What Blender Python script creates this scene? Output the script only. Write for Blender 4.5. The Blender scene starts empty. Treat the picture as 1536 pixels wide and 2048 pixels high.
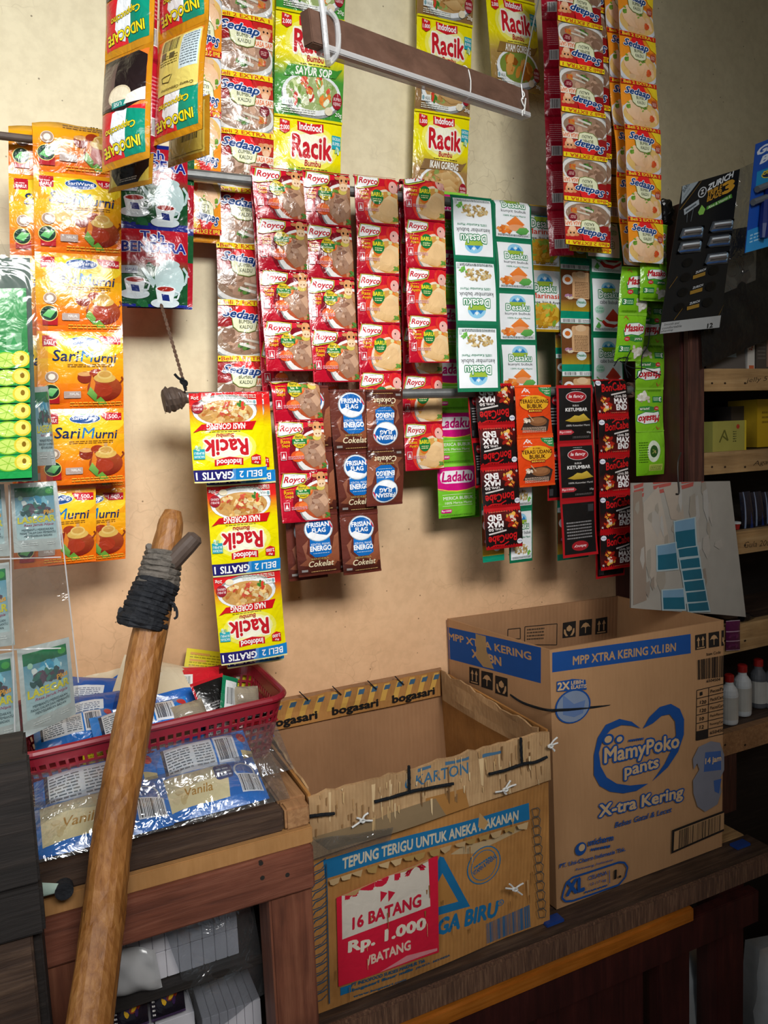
import bpy, bmesh, math, random
import numpy as np
from mathutils import Vector, Matrix

# ------------------------------------------------------------------ scene, camera, light
SC = bpy.context.scene
COL = SC.collection
EYE = 1.45                                    # eye height above the floor
YAW, PIT, ROL, CD, FPX = 0.433, 0.101, -0.043, 1.313, 1500.0
_f = np.array([math.sin(YAW)*math.cos(PIT), math.cos(YAW)*math.cos(PIT), -math.sin(PIT)])
_r0 = np.array([math.cos(YAW), -math.sin(YAW), 0.0]); _u0 = np.cross(_r0, _f)
_r = _r0*math.cos(ROL)+_u0*math.sin(ROL); _u = -_r0*math.sin(ROL)+_u0*math.cos(ROL)
CAM = np.array([0.0, -CD, EYE])
cam = bpy.data.cameras.new('camera'); cam_o = bpy.data.objects.new('camera', cam); COL.objects.link(cam_o)
cam.sensor_fit = 'VERTICAL'; cam.sensor_height = 36.0; cam.lens = FPX/2048*36.0; cam.clip_start = 0.02
cam_o.matrix_world = Matrix(((_r[0], _u[0], -_f[0], CAM[0]), (_r[1], _u[1], -_f[1], CAM[1]), (_r[2], _u[2], -_f[2], CAM[2]), (0, 0, 0, 1)))
SC.camera = cam_o
SC.view_settings.view_transform = 'Standard'; SC.view_settings.look = 'None'
SC.view_settings.gamma = 1.0; SC.view_settings.use_curve_mapping = False
SC.view_settings.exposure = 0.0
wd = bpy.data.worlds.new('world'); SC.world = wd; wd.use_nodes = True
wd.node_tree.nodes['Background'].inputs[0].default_value = (0.80, 0.90, 1.0, 1); wd.node_tree.nodes['Background'].inputs[1].default_value = 0.15
def area(name, loc, target, sx, sy, energy, colr, spread=180):
    l = bpy.data.lights.new(name, 'AREA'); l.shape = 'RECTANGLE'; l.size = sx; l.size_y = sy; l.energy = energy; l.color = colr; l.spread = math.radians(spread)
    o = bpy.data.objects.new(name, l); COL.objects.link(o); o.location = loc
    o.rotation_euler = (Vector(target)-Vector(loc)).to_track_quat('-Z', 'Y').to_euler(); return o
area('assumed_key_light', (0.22, -2.20, 2.62), (0.17, 0.0, 1.66), 1.1, 0.8, 13.8, (1.0, 0.985, 0.96), 60)  # assumed key lamp, added above and behind the camera with a narrow spread
area('left_fill_light', (-1.35, -1.7, 2.0), (0.25, 0.0, 1.2), 0.7, 1.0, 5.5, (0.95, 0.98, 1.0), 110)  # fill added from the left to brighten carton sides and left wall

def ray(px, py): return _f+_r*((px-768)/FPX)+_u*((1024-py)/FPX)
def W(px, py, Y):
    d = ray(px, py); return CAM+d*((Y-CAM[1])/d[1])
def WZ(px, py, z):
    d = ray(px, py); return CAM+d*((z-CAM[2])/d[2])
def WP(px, py, p0, n):
    d = ray(px, py); return CAM+d*(np.dot(np.array(p0)-CAM, n)/np.dot(d, n))

# ------------------------------------------------------------------ materials
def lin(h):
    if not isinstance(h, str): return tuple(h)
    h = h.lstrip('#'); h = ''.join(c*2 for c in h) if len(h) == 3 else h; out = []
    for i in (0, 2, 4):
        c = int(h[i:i+2], 16)/255.0
        out.append(c/12.92 if c <= 0.04045 else ((c+0.055)/1.055)**2.4)
    return tuple(out)+(1.0,)
def nmat(name):
    m = bpy.data.materials.new(name); m.use_nodes = True
    nt = m.node_tree; b = nt.nodes['Principled BSDF']; return m, nt, b
def texco(nt, scale=(1, 1, 1), kind='Object'):
    tc = nt.nodes.new('ShaderNodeTexCoord'); mp = nt.nodes.new('ShaderNodeMapping'); mp.inputs['Scale'].default_value = scale
    nt.links.new(tc.outputs[kind], mp.inputs['Vector']); return mp.outputs['Vector']
def noise(nt, vec, scale, detail=4, rough=0.55, dist=0.0):
    n = nt.nodes.new('ShaderNodeTexNoise'); n.inputs['Scale'].default_value = scale; n.inputs['Detail'].default_value = detail
    n.inputs['Roughness'].default_value = rough; n.inputs['Distortion'].default_value = dist
    nt.links.new(vec, n.inputs['Vector']); return n.outputs['Fac']
def ramp(nt, fac, stops):
    r = nt.nodes.new('ShaderNodeValToRGB'); e = r.color_ramp.elements
    while len(e) < len(stops): e.new(0.5)
    for k, (p, c) in enumerate(stops): e[k].position = p; e[k].color = lin(c)
    nt.links.new(fac, r.inputs['Fac']); return r.outputs['Color']
def bump(nt, b, h, strength, dist):
    bp = nt.nodes.new('ShaderNodeBump'); bp.inputs['Strength'].default_value = strength; bp.inputs['Distance'].default_value = dist
    nt.links.new(h, bp.inputs['Height']); nt.links.new(bp.outputs['Normal'], b.inputs['Normal']); return bp
def mixc(nt, fac, a, b, mode='MIX'):
    m = nt.nodes.new('ShaderNodeMix'); m.data_type = 'RGBA'; m.blend_type = mode
    for s, v in ((m.inputs[0], fac), (m.inputs[6], a), (m.inputs[7], b)):
        if hasattr(v, 'links') or isinstance(v, bpy.types.NodeSocket): nt.links.new(v, s)
        else: s.default_value = v
    return m.outputs[2]
def math_(nt, op, a, b=0.0):
    m = nt.nodes.new('ShaderNodeMath'); m.operation = op
    for s, v in ((m.inputs[0], a), (m.inputs[1], b)):
        if isinstance(v, bpy.types.NodeSocket): nt.links.new(v, s)
        else: s.default_value = v
    return m.outputs[0]

def printed(name, rough, spec, bsc, bst, coat=0.0):
    m, nt, b = nmat(name)
    at = nt.nodes.new('ShaderNodeAttribute'); at.attribute_name = 'Col'
    v = texco(nt)
    n1 = noise(nt, v, 35, 2)
    nt.links.new(mixc(nt, 0.10, at.outputs['Color'], ramp(nt, n1, [(0.3, '#8a8a8a'), (0.7, '#ffffff')]), 'MULTIPLY'), b.inputs['Base Color'])
    b.inputs['Roughness'].default_value = rough; b.inputs['Specular IOR Level'].default_value = spec
    b.inputs['Coat Weight'].default_value = coat; b.inputs['Coat Roughness'].default_value = 0.12
    if bst: bump(nt, b, noise(nt, v, bsc, 3, 0.5, 0.6), bst, 0.004)
    return m
M = {}
M['foil'] = printed('printed_foil', 0.20, 0.5, 48, 0.75, 0.30)
M['paper'] = printed('printed_film', 0.34, 0.5, 40, 0.3, 0.15)
M['ink'] = printed('printed_ink', 0.75, 0.15, 60, 0.05)
M['card'] = printed('printed_card', 0.4, 0.4, 60, 0.04)

def wood(name, stops, axis=0, sc=7.0, rough=0.6, bst=0.35, stretch=14):
    m, nt, b = nmat(name); s = [stretch]*3; s[axis] = 1.0
    v = texco(nt, tuple(s)); n = noise(nt, v, sc, 6, 0.65, 0.4)
    v2 = texco(nt); n2 = noise(nt, v2, 9, 4)
    c = mixc(nt, 0.45, ramp(nt, n, stops), ramp(nt, n2, [(0.3, '#5a5048'), (0.65, '#ffffff')]), 'MULTIPLY')
    nt.links.new(c, b.inputs['Base Color']); b.inputs['Roughness'].default_value = rough
    bump(nt, b, n, bst, 0.004); return m
M['wood_dark'] = wood('dark_stained_wood', [(0.25, '#2a1d17'), (0.5, '#473428'), (0.75, '#6b5442')])
M['wood_darkz'] = wood('dark_stained_wood_upright', [(0.25, '#301b16'), (0.5, '#4b2a21'), (0.75, '#6b4132')], 2)
M['wood_red'] = wood('red_brown_wood', [(0.2, '#4e2a1f'), (0.5, '#7a4532'), (0.8, '#97604a')])
M['wood_redz'] = wood('red_brown_wood_upright', [(0.2, '#4e2a1f'), (0.5, '#7d4934'), (0.8, '#996248')], 2)
M['wood_maroon'] = wood('maroon_painted_wood', [(0.2, '#2c1210'), (0.5, '#421a17'), (0.8, '#56251f')], 2, 5, 0.5, 0.15)
M['wood_orange'] = wood('varnished_orange_wood', [(0.2, '#7e430f'), (0.5, '#b4681f'), (0.8, '#c98138')], 0, 5, 0.35, 0.15)
M['wood_tan'] = wood('tan_end_grain_wood', [(0.2, '#80593a'), (0.5, '#a5784f'), (0.8, '#c09466')], 1, 9)
M['wood_shelf'] = wood('pale_shelf_wood', [(0.2, '#8a6a45'), (0.5, '#b08b5c'), (0.8, '#c9a878')], 0, 6)
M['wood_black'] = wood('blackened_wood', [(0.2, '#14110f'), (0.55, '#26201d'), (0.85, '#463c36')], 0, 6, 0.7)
M['wood_bark'] = wood('rough_sawn_edge', [(0.2, '#33211a'), (0.5, '#6b4a36'), (0.8, '#a07a5c')], 2, 22, 0.8, 0.8)
M['wood_beam'] = wood('brown_beam_wood', [(0.2, '#4d3629'), (0.5, '#66493a'), (0.8, '#77594a')], 0, 4, 0.55, 0.1)
M['wood_pole'] = wood('peeled_pole_wood', [(0.15, '#54310f'), (0.4, '#8f5a26'), (0.6, '#a8723a'), (0.85, '#bb8c58')], 2, 9, 0.5, 0.3, 16)
def plain(name, colr, rough=0.5, spec=0.5, metal=0.0, nsc=20, var=0.25, bst=0.1, bd=0.003):
    m, nt, b = nmat(name); v = texco(nt); n = noise(nt, v, nsc, 4)
    nt.links.new(mixc(nt, var, lin(colr), ramp(nt, n, [(0.3, '#404040'), (0.7, '#ffffff')]), 'MULTIPLY'), b.inputs['Base Color'])
    b.inputs['Roughness'].default_value = rough; b.inputs['Specular IOR Level'].default_value = spec; b.inputs['Metallic'].default_value = metal
    if bst: bump(nt, b, n, bst, bd)
    return m
M['pipe'] = plain('galvanised_pipe', '#9b9d9c', 0.42, 0.5, 0.75, 60, 0.3, 0.06)
M['red_plastic'] = plain('red_plastic', '#8e1b2c', 0.35, 0.5, 0, 15, 0.15, 0.03)
M['twine'] = plain('hemp_twine', '#6d5546', 0.9, 0.2, 0, 300, 0.5, 0.6)
M['black_cord'] = plain('black_cord', '#1d2024', 0.85, 0.2, 0, 300, 0.5, 0.6)
M['rubber'] = plain('black_rubber', '#23252a', 0.75, 0.3, 0, 120, 0.5, 0.9)
M['grey_binding'] = plain('grey_binding', '#6e675f', 0.75, 0.3, 0, 120, 0.5, 0.9)
M['white_cord'] = plain('white_cord', '#dcdcd8', 0.6, 0.4, 0, 100, 0.2, 0.2)
M['white_plastic'] = plain('white_plastic', '#d3d8da', 0.35, 0.5, 0, 40, 0.15, 0.05)
M['cap_red'] = plain('red_cap_plastic', '#a3201c', 0.4, 0.5)
M['black_card'] = plain('black_card', '#17181b', 0.45, 0.5, 0, 30, 0.2, 0.03)
M['black_film'] = plain('black_plastic_film', '#121214', 0.3, 0.5, 0, 14, 0.2, 0.6, 0.02)
M['wire'] = plain('steel_wire', '#a5a8a8', 0.35, 0.5, 0.9)
M['peg'] = plain('grey_brown_peg', '#5b4c43', 0.55, 0.4, 0, 40, 0.4, 0.2)
M['cloth_green'] = plain('pale_green_cloth', '#a9bfb3', 0.9, 0.2, 0, 60, 0.2, 0.3)
M['white_box'] = plain('white_coated_board', '#d6d4da', 0.4, 0.5, 0, 30, 0.06, 0.03)
M['nail'] = plain('iron_nail', '#4a4642', 0.5, 0.5, 0.7)
def cardboard(name, c1, c2, ribs, axis=0, dirt=0.35, bst=0.16):
    m, nt, b = nmat(name); s = [1.0, 1.0, 1.0]
    v = texco(nt); n = noise(nt, v, 7, 5, 0.6); n2 = noise(nt, texco(nt, (60, 60, 6)), 4, 4)
    c = mixc(nt, n2, lin(c1), lin(c2)); c = mixc(nt, dirt, c, ramp(nt, n, [(0.3, '#6a5a4a'), (0.62, '#ffffff')]), 'MULTIPLY')
    nt.links.new(c, b.inputs['Base Color']); b.inputs['Roughness'].default_value = 0.8; b.inputs['Specular IOR Level'].default_value = 0.2
    w = nt.nodes.new('ShaderNodeTexWave'); w.wave_type = 'BANDS'; w.bands_direction = 'XYZ'[axis]; w.inputs['Scale'].default_value = ribs; w.inputs['Distortion'].default_value = 1.2
    nt.links.new(v, w.inputs['Vector']); bump(nt, b, math_(nt, 'ADD', w.outputs['Fac'], math_(nt, 'MULTIPLY', n2, 1.2)), bst, 0.002); return m
M['kraft'] = cardboard('kraft_board', '#a97f58', '#b58b63', 35, 0, 0.15, 0.04)
M['kraft_in'] = cardboard('kraft_board_inside', '#9c724f', '#a87e5a', 35, 0, 0.25)
M['kraft_old'] = cardboard('worn_kraft_board', '#a8723a', '#c08b4f', 45, 0, 0.5)
M['kraft_torn'] = cardboard('torn_kraft_board', '#a37c54', '#d2ae80', 60, 0, 0.5)
M['particle'] = cardboard('particle_board', '#a37442', '#b98a58', 90, 1, 0.4)
def clear(name, fac, colr, rough, bsc, bst, haze=0.06):
    m = bpy.data.materials.new(name); m.use_nodes = True; nt = m.node_tree; nt.nodes.clear()
    out = nt.nodes.new('ShaderNodeOutputMaterial'); tr = nt.nodes.new('ShaderNodeBsdfTransparent'); gl = nt.nodes.new('ShaderNodeBsdfGlossy'); df = nt.nodes.new('ShaderNodeBsdfDiffuse')
    tr.inputs[0].default_value = lin(colr); gl.inputs['Roughness'].default_value = rough; df.inputs[0].default_value = (0.75, 0.75, 0.75, 1)
    v = texco(nt); n = noise(nt, v, bsc, 3, 0.5, 1.0); bp = nt.nodes.new('ShaderNodeBump'); bp.inputs['Strength'].default_value = bst; bp.inputs['Distance'].default_value = 0.01
    nt.links.new(n, bp.inputs['Height']); nt.links.new(bp.outputs[0], gl.inputs['Normal'])
    a = nt.nodes.new('ShaderNodeMixShader'); a.inputs[0].default_value = fac; nt.links.new(tr.outputs[0], a.inputs[1]); nt.links.new(gl.outputs[0], a.inputs[2])
    c = nt.nodes.new('ShaderNodeMixShader'); c.inputs[0].default_value = haze; nt.links.new(a.outputs[0], c.inputs[1]); nt.links.new(df.outputs[0], c.inputs[2])
    nt.links.new(c.outputs[0], out.inputs[0]); return m
M['clear'] = clear('clear_plastic_film', 0.035, '#f4f4f2', 0.12, 18, 0.8, 0.02)
M['bag'] = clear('crinkled_clear_bag', 0.14, '#f2f4f6', 0.12, 30, 1.0, 0.025)
M['strap'] = clear('translucent_strap', 0.12, '#e8eaec', 0.2, 20, 0.3, 0.45)

# wall colour: blends by height from peach below to cream above, mottled, with hairline cracks
def wallmat():
    m, nt, b = nmat('old_wall_surface'); v = texco(nt)
    sep = nt.nodes.new('ShaderNodeSeparateXYZ'); nt.links.new(v, sep.inputs[0])
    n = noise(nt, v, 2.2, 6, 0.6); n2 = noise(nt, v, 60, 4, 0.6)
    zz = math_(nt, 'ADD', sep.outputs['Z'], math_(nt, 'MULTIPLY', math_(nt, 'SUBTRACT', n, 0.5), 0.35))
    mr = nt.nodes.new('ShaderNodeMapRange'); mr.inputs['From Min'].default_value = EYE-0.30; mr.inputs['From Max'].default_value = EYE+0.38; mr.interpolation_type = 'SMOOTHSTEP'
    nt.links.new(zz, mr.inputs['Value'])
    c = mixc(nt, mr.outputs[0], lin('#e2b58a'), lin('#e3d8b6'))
    c = mixc(nt, 0.25, c, ramp(nt, n, [(0.3, '#b9a890'), (0.62, '#ffffff')]), 'MULTIPLY')
    c = mixc(nt, 0.12, c, ramp(nt, n2, [(0.35, '#9a8a70'), (0.6, '#ffffff')]), 'MULTIPLY')
    vo = nt.nodes.new('ShaderNodeTexVoronoi'); vo.feature = 'DISTANCE_TO_EDGE'; vo.inputs['Scale'].default_value = 26; vo.inputs['Randomness'].default_value = 1
    dn = nt.nodes.new('ShaderNodeTexNoise'); dn.inputs['Scale'].default_value = 20; nt.links.new(v, dn.inputs['Vector'])
    vm = nt.nodes.new('ShaderNodeVectorMath'); vm.operation = 'MULTIPLY_ADD'; vm.inputs[1].default_value = (0.05, 0.05, 0.05); nt.links.new(dn.outputs['Color'], vm.inputs[0]); nt.links.new(v, vm.inputs[2])
    nt.links.new(vm.outputs[0], vo.inputs['Vector'])
    crack = ramp(nt, vo.outputs['Distance'], [(0.0, '#7c6444'), (0.025, '#ffffff')])
    patch = ramp(nt, noise(nt, v, 3.3, 3), [(0.5, '#000000'), (0.62, '#ffffff')])
    pm = nt.nodes.new('ShaderNodeRGBToBW'); nt.links.new(patch, pm.inputs[0])
    c = mixc(nt, math_(nt, 'MULTIPLY', pm.outputs[0], 0.30), c, mixc(nt, 1.0, c, crack, 'MULTIPLY'))
    sp = nt.nodes.new('ShaderNodeTexVoronoi'); sp.inputs['Scale'].default_value = 34; nt.links.new(v, sp.inputs['Vector'])
    c = mixc(nt, 0.7, c, ramp(nt, sp.outputs['Distance'], [(0.035, '#5c4a34'), (0.06, '#ffffff')]), 'MULTIPLY') 
    nt.links.new(c, b.inputs['Base Color']); b.inputs['Roughness'].default_value = 0.55; b.inputs['Specular IOR Level'].default_value = 0.3
    bump(nt, b, n2, 0.12, 0.003); return m
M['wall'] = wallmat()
M['floor'] = plain('cement_floor', '#6f6a64', 0.8, 0.3, 0, 6, 0.4, 0.2)
M['ceiling'] = plain('grey_ceiling', '#8d8a80', 0.9, 0.2, 0, 6, 0.2, 0.05)

# ------------------------------------------------------------------ objects
def thing(name, label, cat, loc=(0, 0, 0), group=None):
    o = bpy.data.objects.new(name, None); COL.objects.link(o); o.location = Vector([float(x) for x in loc]); o.empty_display_size = 0.02
    o['label'] = label; o['category'] = cat
    if group: o['group'] = group
    return o
def obj(name, me, parent=None, mats=()):
    o = bpy.data.objects.new(name, me); COL.objects.link(o)
    for m in mats: me.materials.append(m)
    if parent is not None:
        o.parent = parent
        g = parent
        off = Vector((0, 0, 0))
        while g is not None: off += g.location; g = g.parent
        me.transform(Matrix.Translation(-off))
    return o
def tag(o, label, cat, group=None):
    o['label'] = label; o['category'] = cat
    if group: o['group'] = group
    return o
def mesh(name, vs, fs, smooth=False):
    me = bpy.data.meshes.new(name); me.from_pydata([tuple(float(c) for c in v) for v in vs], [], [tuple(f) for f in fs]); me.update()
    if not smooth: me.shade_flat()
    return me
def recenter(o):                                   # put a one-mesh thing's origin at the middle of its base
    vs = np.array([v.co for v in o.data.vertices]); c = Vector((vs[:, 0].mean(), vs[:, 1].mean(), vs[:, 2].min()))
    o.data.transform(Matrix.Translation(-c)); o.location = c; return o
HEX = [(0, 3, 2, 1), (4, 5, 6, 7), (0, 1, 5, 4), (1, 2, 6, 5), (2, 3, 7, 6), (3, 0, 4, 7)]
def bevel_mesh(me, w, seg=2):
    bm = bmesh.new(); bm.from_mesh(me); bmesh.ops.recalc_face_normals(bm, faces=bm.faces[:])
    if w: bmesh.ops.bevel(bm, geom=bm.edges[:], offset=w, segments=seg, affect='EDGES', clamp_overlap=True)
    bm.to_mesh(me); bm.free(); me.shade_flat(); return me
def hexa(name, parent, c8, mat, bev=0.002):        # c8: bottom ring of four, top ring of four
    return obj(name, bevel_mesh(mesh(name, c8, HEX), bev), parent, [mat])
def box(name, parent, lo, hi, mat, bev=0.002):
    (a, b, c), (d, e, f) = lo, hi
    return hexa(name, parent, [(a, b, c), (d, b, c), (d, e, c), (a, e, c), (a, b, f), (d, b, f), (d, e, f), (a, e, f)], mat, bev)
def catmull(pts, k=6):
    P = [np.array(p, float) for p in pts]; P = [2*P[0]-P[1]]+P+[2*P[-1]-P[-2]]; out = []
    for i in range(1, len(P)-2):
        for t in np.linspace(0, 1, k, endpoint=False):
            a, b, c, d = P[i-1], P[i], P[i+1], P[i+2]
            out.append(0.5*((2*b)+(c-a)*t+(2*a-5*b+4*c-d)*t*t+(-a+3*b-3*c+d)*t**3))
    out.append(P[-2]); return out
def tube_mesh(name, pts, rad, seg=10, jit=0.0, rng=None):
    pts = [np.array(p, float) for p in pts]; n = len(pts)
    if not hasattr(rad, '__len__'): rad = [rad]*n
    t0 = pts[1]-pts[0]; t0 /= np.linalg.norm(t0); ref = np.array([0, 0, 1.0]) if abs(t0[2]) < 0.9 else np.array([1.0, 0, 0])
    a = np.cross(t0, ref); a /= np.linalg.norm(a); vs, fs = [], []
    for i, p in enumerate(pts):
        t = pts[min(i+1, n-1)]-pts[max(i-1, 0)]; t /= np.linalg.norm(t); a = a-t*np.dot(a, t); a /= np.linalg.norm(a); b = np.cross(t, a)
        for k in range(seg):
            th = 2*math.pi*k/seg; r = rad[i]*(1+(rng.uniform(-jit, jit) if rng else 0)); vs.append(p+a*math.cos(th)*r+b*math.sin(th)*r)
    for i in range(n-1):
        for k in range(seg):
            fs.append((i*seg+k, i*seg+(k+1) % seg, (i+1)*seg+(k+1) % seg, (i+1)*seg+k))
    fs.append(tuple(range(seg))[::-1]); fs.append(tuple((n-1)*seg+k for k in range(seg)))
    return vs, fs
def tube(name, parent, pts, rad, mat, seg=10, jit=0.0, seed=0):
    vs, fs = tube_mesh(name, pts, rad, seg, jit, random.Random(seed) if jit else None); me = mesh(name, vs, fs, True)
    return obj(name, me, parent, [mat])
def tubes(name, parent, lines, rad, mat, seg=8):   # one part made of several strands
    V, F_ = [], []
    for l in lines:
        vs, fs = tube_mesh(name, l, rad, seg); F_ += [tuple(i+len(V) for i in f) for f in fs]; V += vs
    return obj(name, mesh(name, V, F_, True), parent, [mat])
def lathe(name, parent, base, prof, mat, seg=20):
    vs, fs = [], []
    for r, z in prof:
        for k in range(seg): th = 2*math.pi*k/seg; vs.append((base[0]+r*math.cos(th), base[1]+r*math.sin(th), base[2]+z))
    for i in range(len(prof)-1):
        for k in range(seg): fs.append((i*seg+k, i*seg+(k+1) % seg, (i+1)*seg+(k+1) % seg, (i+1)*seg+k))
    fs.append(tuple(range(seg))[::-1]); fs.append(tuple((len(prof)-1)*seg+k for k in range(seg)))
    return obj(name, mesh(name, vs, fs, True), parent, [mat])

# ------------------------------------------------------------------ printed designs: flat artwork, 100 units wide
_tc = {}
def text_geo(s, bold, shear, off):
    k = (s, bold, shear, off)
    if k in _tc: return _tc[k]
    cu = bpy.data.curves.new('t', 'FONT'); cu.body = s; cu.resolution_u = 2; cu.shear = shear; cu.offset = bold+off; cu.fill_mode = 'FRONT' if hasattr(cu, 'fill_mode') else cu.fill_mode
    o = bpy.data.objects.new('t', cu); COL.objects.link(o); dg = bpy.context.evaluated_depsgraph_get(); me = o.evaluated_get(dg).to_mesh()
    V = np.array([v.co[:2] for v in me.vertices]) if len(me.vertices) else np.zeros((0, 2)); F_ = [tuple(p.vertices) for p in me.polygons]
    o.evaluated_get(dg).to_mesh_clear(); bpy.data.objects.remove(o); bpy.data.curves.remove(cu)
    _tc[k] = (V, F_); return _tc[k]
def ellipse(cx, cy, rx, ry, n=24, rot=0, a0=0, a1=360):
    out = []
    for k in range(n+(a1-a0 < 360)):
        t = math.radians(a0+(a1-a0)*k/n); x, y = rx*math.cos(t), ry*math.sin(t); c, s_ = math.cos(math.radians(rot)), math.sin(math.radians(rot)); out.append((cx+x*c-y*s_, cy+x*s_+y*c))
    return out
class D:
    def __init__(s, h, base, base2=None, nu=9, nv=9, mats=('foil',), pm=0):
        s.pm = 0; s.h = float(h); s.items = []; s.L = 0.0; s.nu = nu; s.nv = nv; s.baked = None; s.mats = mats; s.base = base
        s.r(0, 0, 100, h, base, base2); s.pm = pm
    def add(s, vs, fs, cols, step=1.0, mat=0): s.items.append((vs, fs, cols, s.L, mat or s.pm)); s.L += step
    def r(s, x0, y0, x1, y1, c, c2=None, mat=0):        # c at the bottom, c2 at the top
        x0, x1 = max(0, x0), min(100, x1); y0, y1 = max(0, y0), min(s.h, y1)
        c = lin(c); c2 = lin(c2) if c2 else c; s.add([(x0, y0), (x1, y0), (x1, y1), (x0, y1)], [(0, 1, 2, 3)], [c, c, c2, c2], 1.0, mat); return s
    def p(s, pts, c, step=1.0, c2=None):
        pts = [(min(100, max(0, x)), min(s.h, max(0, y))) for x, y in pts]
        from mathutils.geometry import tessellate_polygon
        try: tri = tessellate_polygon([[Vector((x, y, 0)) for x, y in pts]])
        except Exception: return s
        c = lin(c); cols = [c]*len(pts)
        if c2:
            c2 = lin(c2); ys = [y for x, y in pts]; lo, hi = min(ys), max(ys); cols = [tuple(a+(b-a)*(y-lo)/max(1e-6, hi-lo) for a, b in zip(c, c2)) for y in ys]
        s.add(pts, [tuple(t) for t in tri], cols, step); return s
    def e(s, cx, cy, rx, ry, c, n=24, rot=0, step=1.0, c2=None): return s.p(ellipse(cx, cy, rx, ry, n, rot), c, step, c2)
    def rr(s, x0, y0, x1, y1, rad, c):
        pts = []
        for (cx, cy, a) in ((x1-rad, y0+rad, -90), (x1-rad, y1-rad, 0), (x0+rad, y1-rad, 90), (x0+rad, y0+rad, 180)):
            for k in range(4): t = math.radians(a+30*k); pts.append((cx+rad*math.cos(t), cy+rad*math.sin(t)))
        return s.p(pts, c)
    def ln(s, x0, y0, x1, y1, w, c):
        dx, dy = x1-x0, y1-y0; L = math.hypot(dx, dy) or 1; nx, ny = -dy/L*w/2, dx/L*w/2
        return s.p([(x0+nx, y0+ny), (x0-nx, y0-ny), (x1-nx, y1-ny), (x1+nx, y1+ny)], c, 0.5)
    def path(s, pts, w, c):
        for a, b in zip(pts, pts[1:]): s.ln(*a, *b, w, c)
        return s
    def t(s, txt, x0, y0, w, h, c, bold=0.012, shear=0.0, rot=0.0, out=None, ow=0.035, arc=0.0):  # lower-left corner, box size
        V0, F0 = text_geo(txt, 0.0, shear, 0.0)
        if not len(V0): return s
        lo, hi = V0.min(0), V0.max(0); sc = np.array([w, h])/np.maximum(hi-lo, 1e-6); cr, sr = math.cos(math.radians(rot)), math.sin(math.radians(rot))
        for col_, r, n, st in (((out, bold+ow, 10, 0.7), (c, bold, 5, 1.0)) if out else ((c, bold, 5 if bold > 0.022 else 3 if bold > 0.008 else 1, 1.0),)):
            for k in range(n):                          # heavier strokes: the lettering repeated on a small circle
                th = 2*math.pi*k/n; Q = (V0-lo+(np.array([math.cos(th), math.sin(th)])*r if n > 1 else 0))*sc
                if arc: q = Q[:, 0]/w-0.5; Q[:, 1] += arc*(0.25-q*q)*4
                V = [(min(100, max(0, x0+a*cr-b*sr)), min(s.h, max(0, y0+a*sr+b*cr))) for a, b in Q]; s.add(V, F0, [lin(col_)]*len(V), 0.16)
            s.L += 0.4
        return s
    def tc(s, txt, cx, y0, w, h, c, **k): return s.t(txt, cx-w/2, y0, w, h, c, **k)
    def bar(s, x0, y0, x1, y1, n, c, bg=None, seed=1):
        rng = random.Random(seed)
        if bg: s.r(x0-1, y0-1, x1+1, y1+1, bg)
        x = x0; st = (x1-x0)/n
        while x < x1-st*0.2: w = st*rng.choice((0.3, 0.5, 0.8)); s.add([(x, y0), (min(x1, x+w), y0), (min(x1, x+w), y1), (x, y1)], [(0, 1, 2, 3)], [lin(c)]*4, 0.0, 0); x += st
        s.L += 1; return s
    def tiny(s, x0, y0, x1, y1, rows, c, seed=1):        # unreadably small print
        rng = random.Random(seed); dh = (y1-y0)/rows
        for k in range(rows):
            x = x0
            while x < x1-1:
                w = rng.uniform(2, 7); s.add([(x, y0+k*dh), (min(x+w, x1), y0+k*dh), (min(x+w, x1), y0+k*dh+dh*0.42), (x, y0+k*dh+dh*0.42)], [(0, 1, 2, 3)], [lin(c)]*4, 0.0, 0); x += w+1.1
        s.L += 1; return s
    def blobs(s, cx, cy, rx, ry, cols, n, r0, r1, seed=1, asp=0.6):
        rng = random.Random(seed)
        for k in range(n):
            a = rng.uniform(0, 2*math.pi); d = math.sqrt(rng.random()); r = rng.uniform(r0, r1); x, y = cx+math.cos(a)*d*(rx-r*0.7), cy+math.sin(a)*d*(ry-r*0.6)
            m = rng.randint(5, 8); rot = rng.uniform(0, 180)
            pts = [(x+r*rng.uniform(0.75, 1.15)*(math.cos(q)*math.cos(rot)-asp*math.sin(q)*math.sin(rot)), y+r*rng.uniform(0.75, 1.15)*(math.cos(q)*math.sin(rot)+asp*math.sin(q)*math.cos(rot))) for q in [2*math.pi*i/m for i in range(m)]]
            c = lin(rng.choice(cols)); f = rng.uniform(0.82, 1.15); s.p(pts, (min(1, c[0]*f), min(1, c[1]*f), min(1, c[2]*f), 1), 0.12)
        s.L += 1; return s
    def plate(s, cx, cy, rx, ry, cols, n, r0, r1, seed=1, rim='#eef0f0', inn='#cfd3d2'):
        s.e(cx, cy-ry*0.10, rx*1.02, ry*1.04, '#8f9391'); s.e(cx, cy, rx, ry, rim); s.e(cx, cy+ry*0.06, rx*0.88, ry*0.82, inn); return s.blobs(cx, cy+ry*0.1, rx*0.84, ry*0.78, cols, n, r0, r1, seed)
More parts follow.
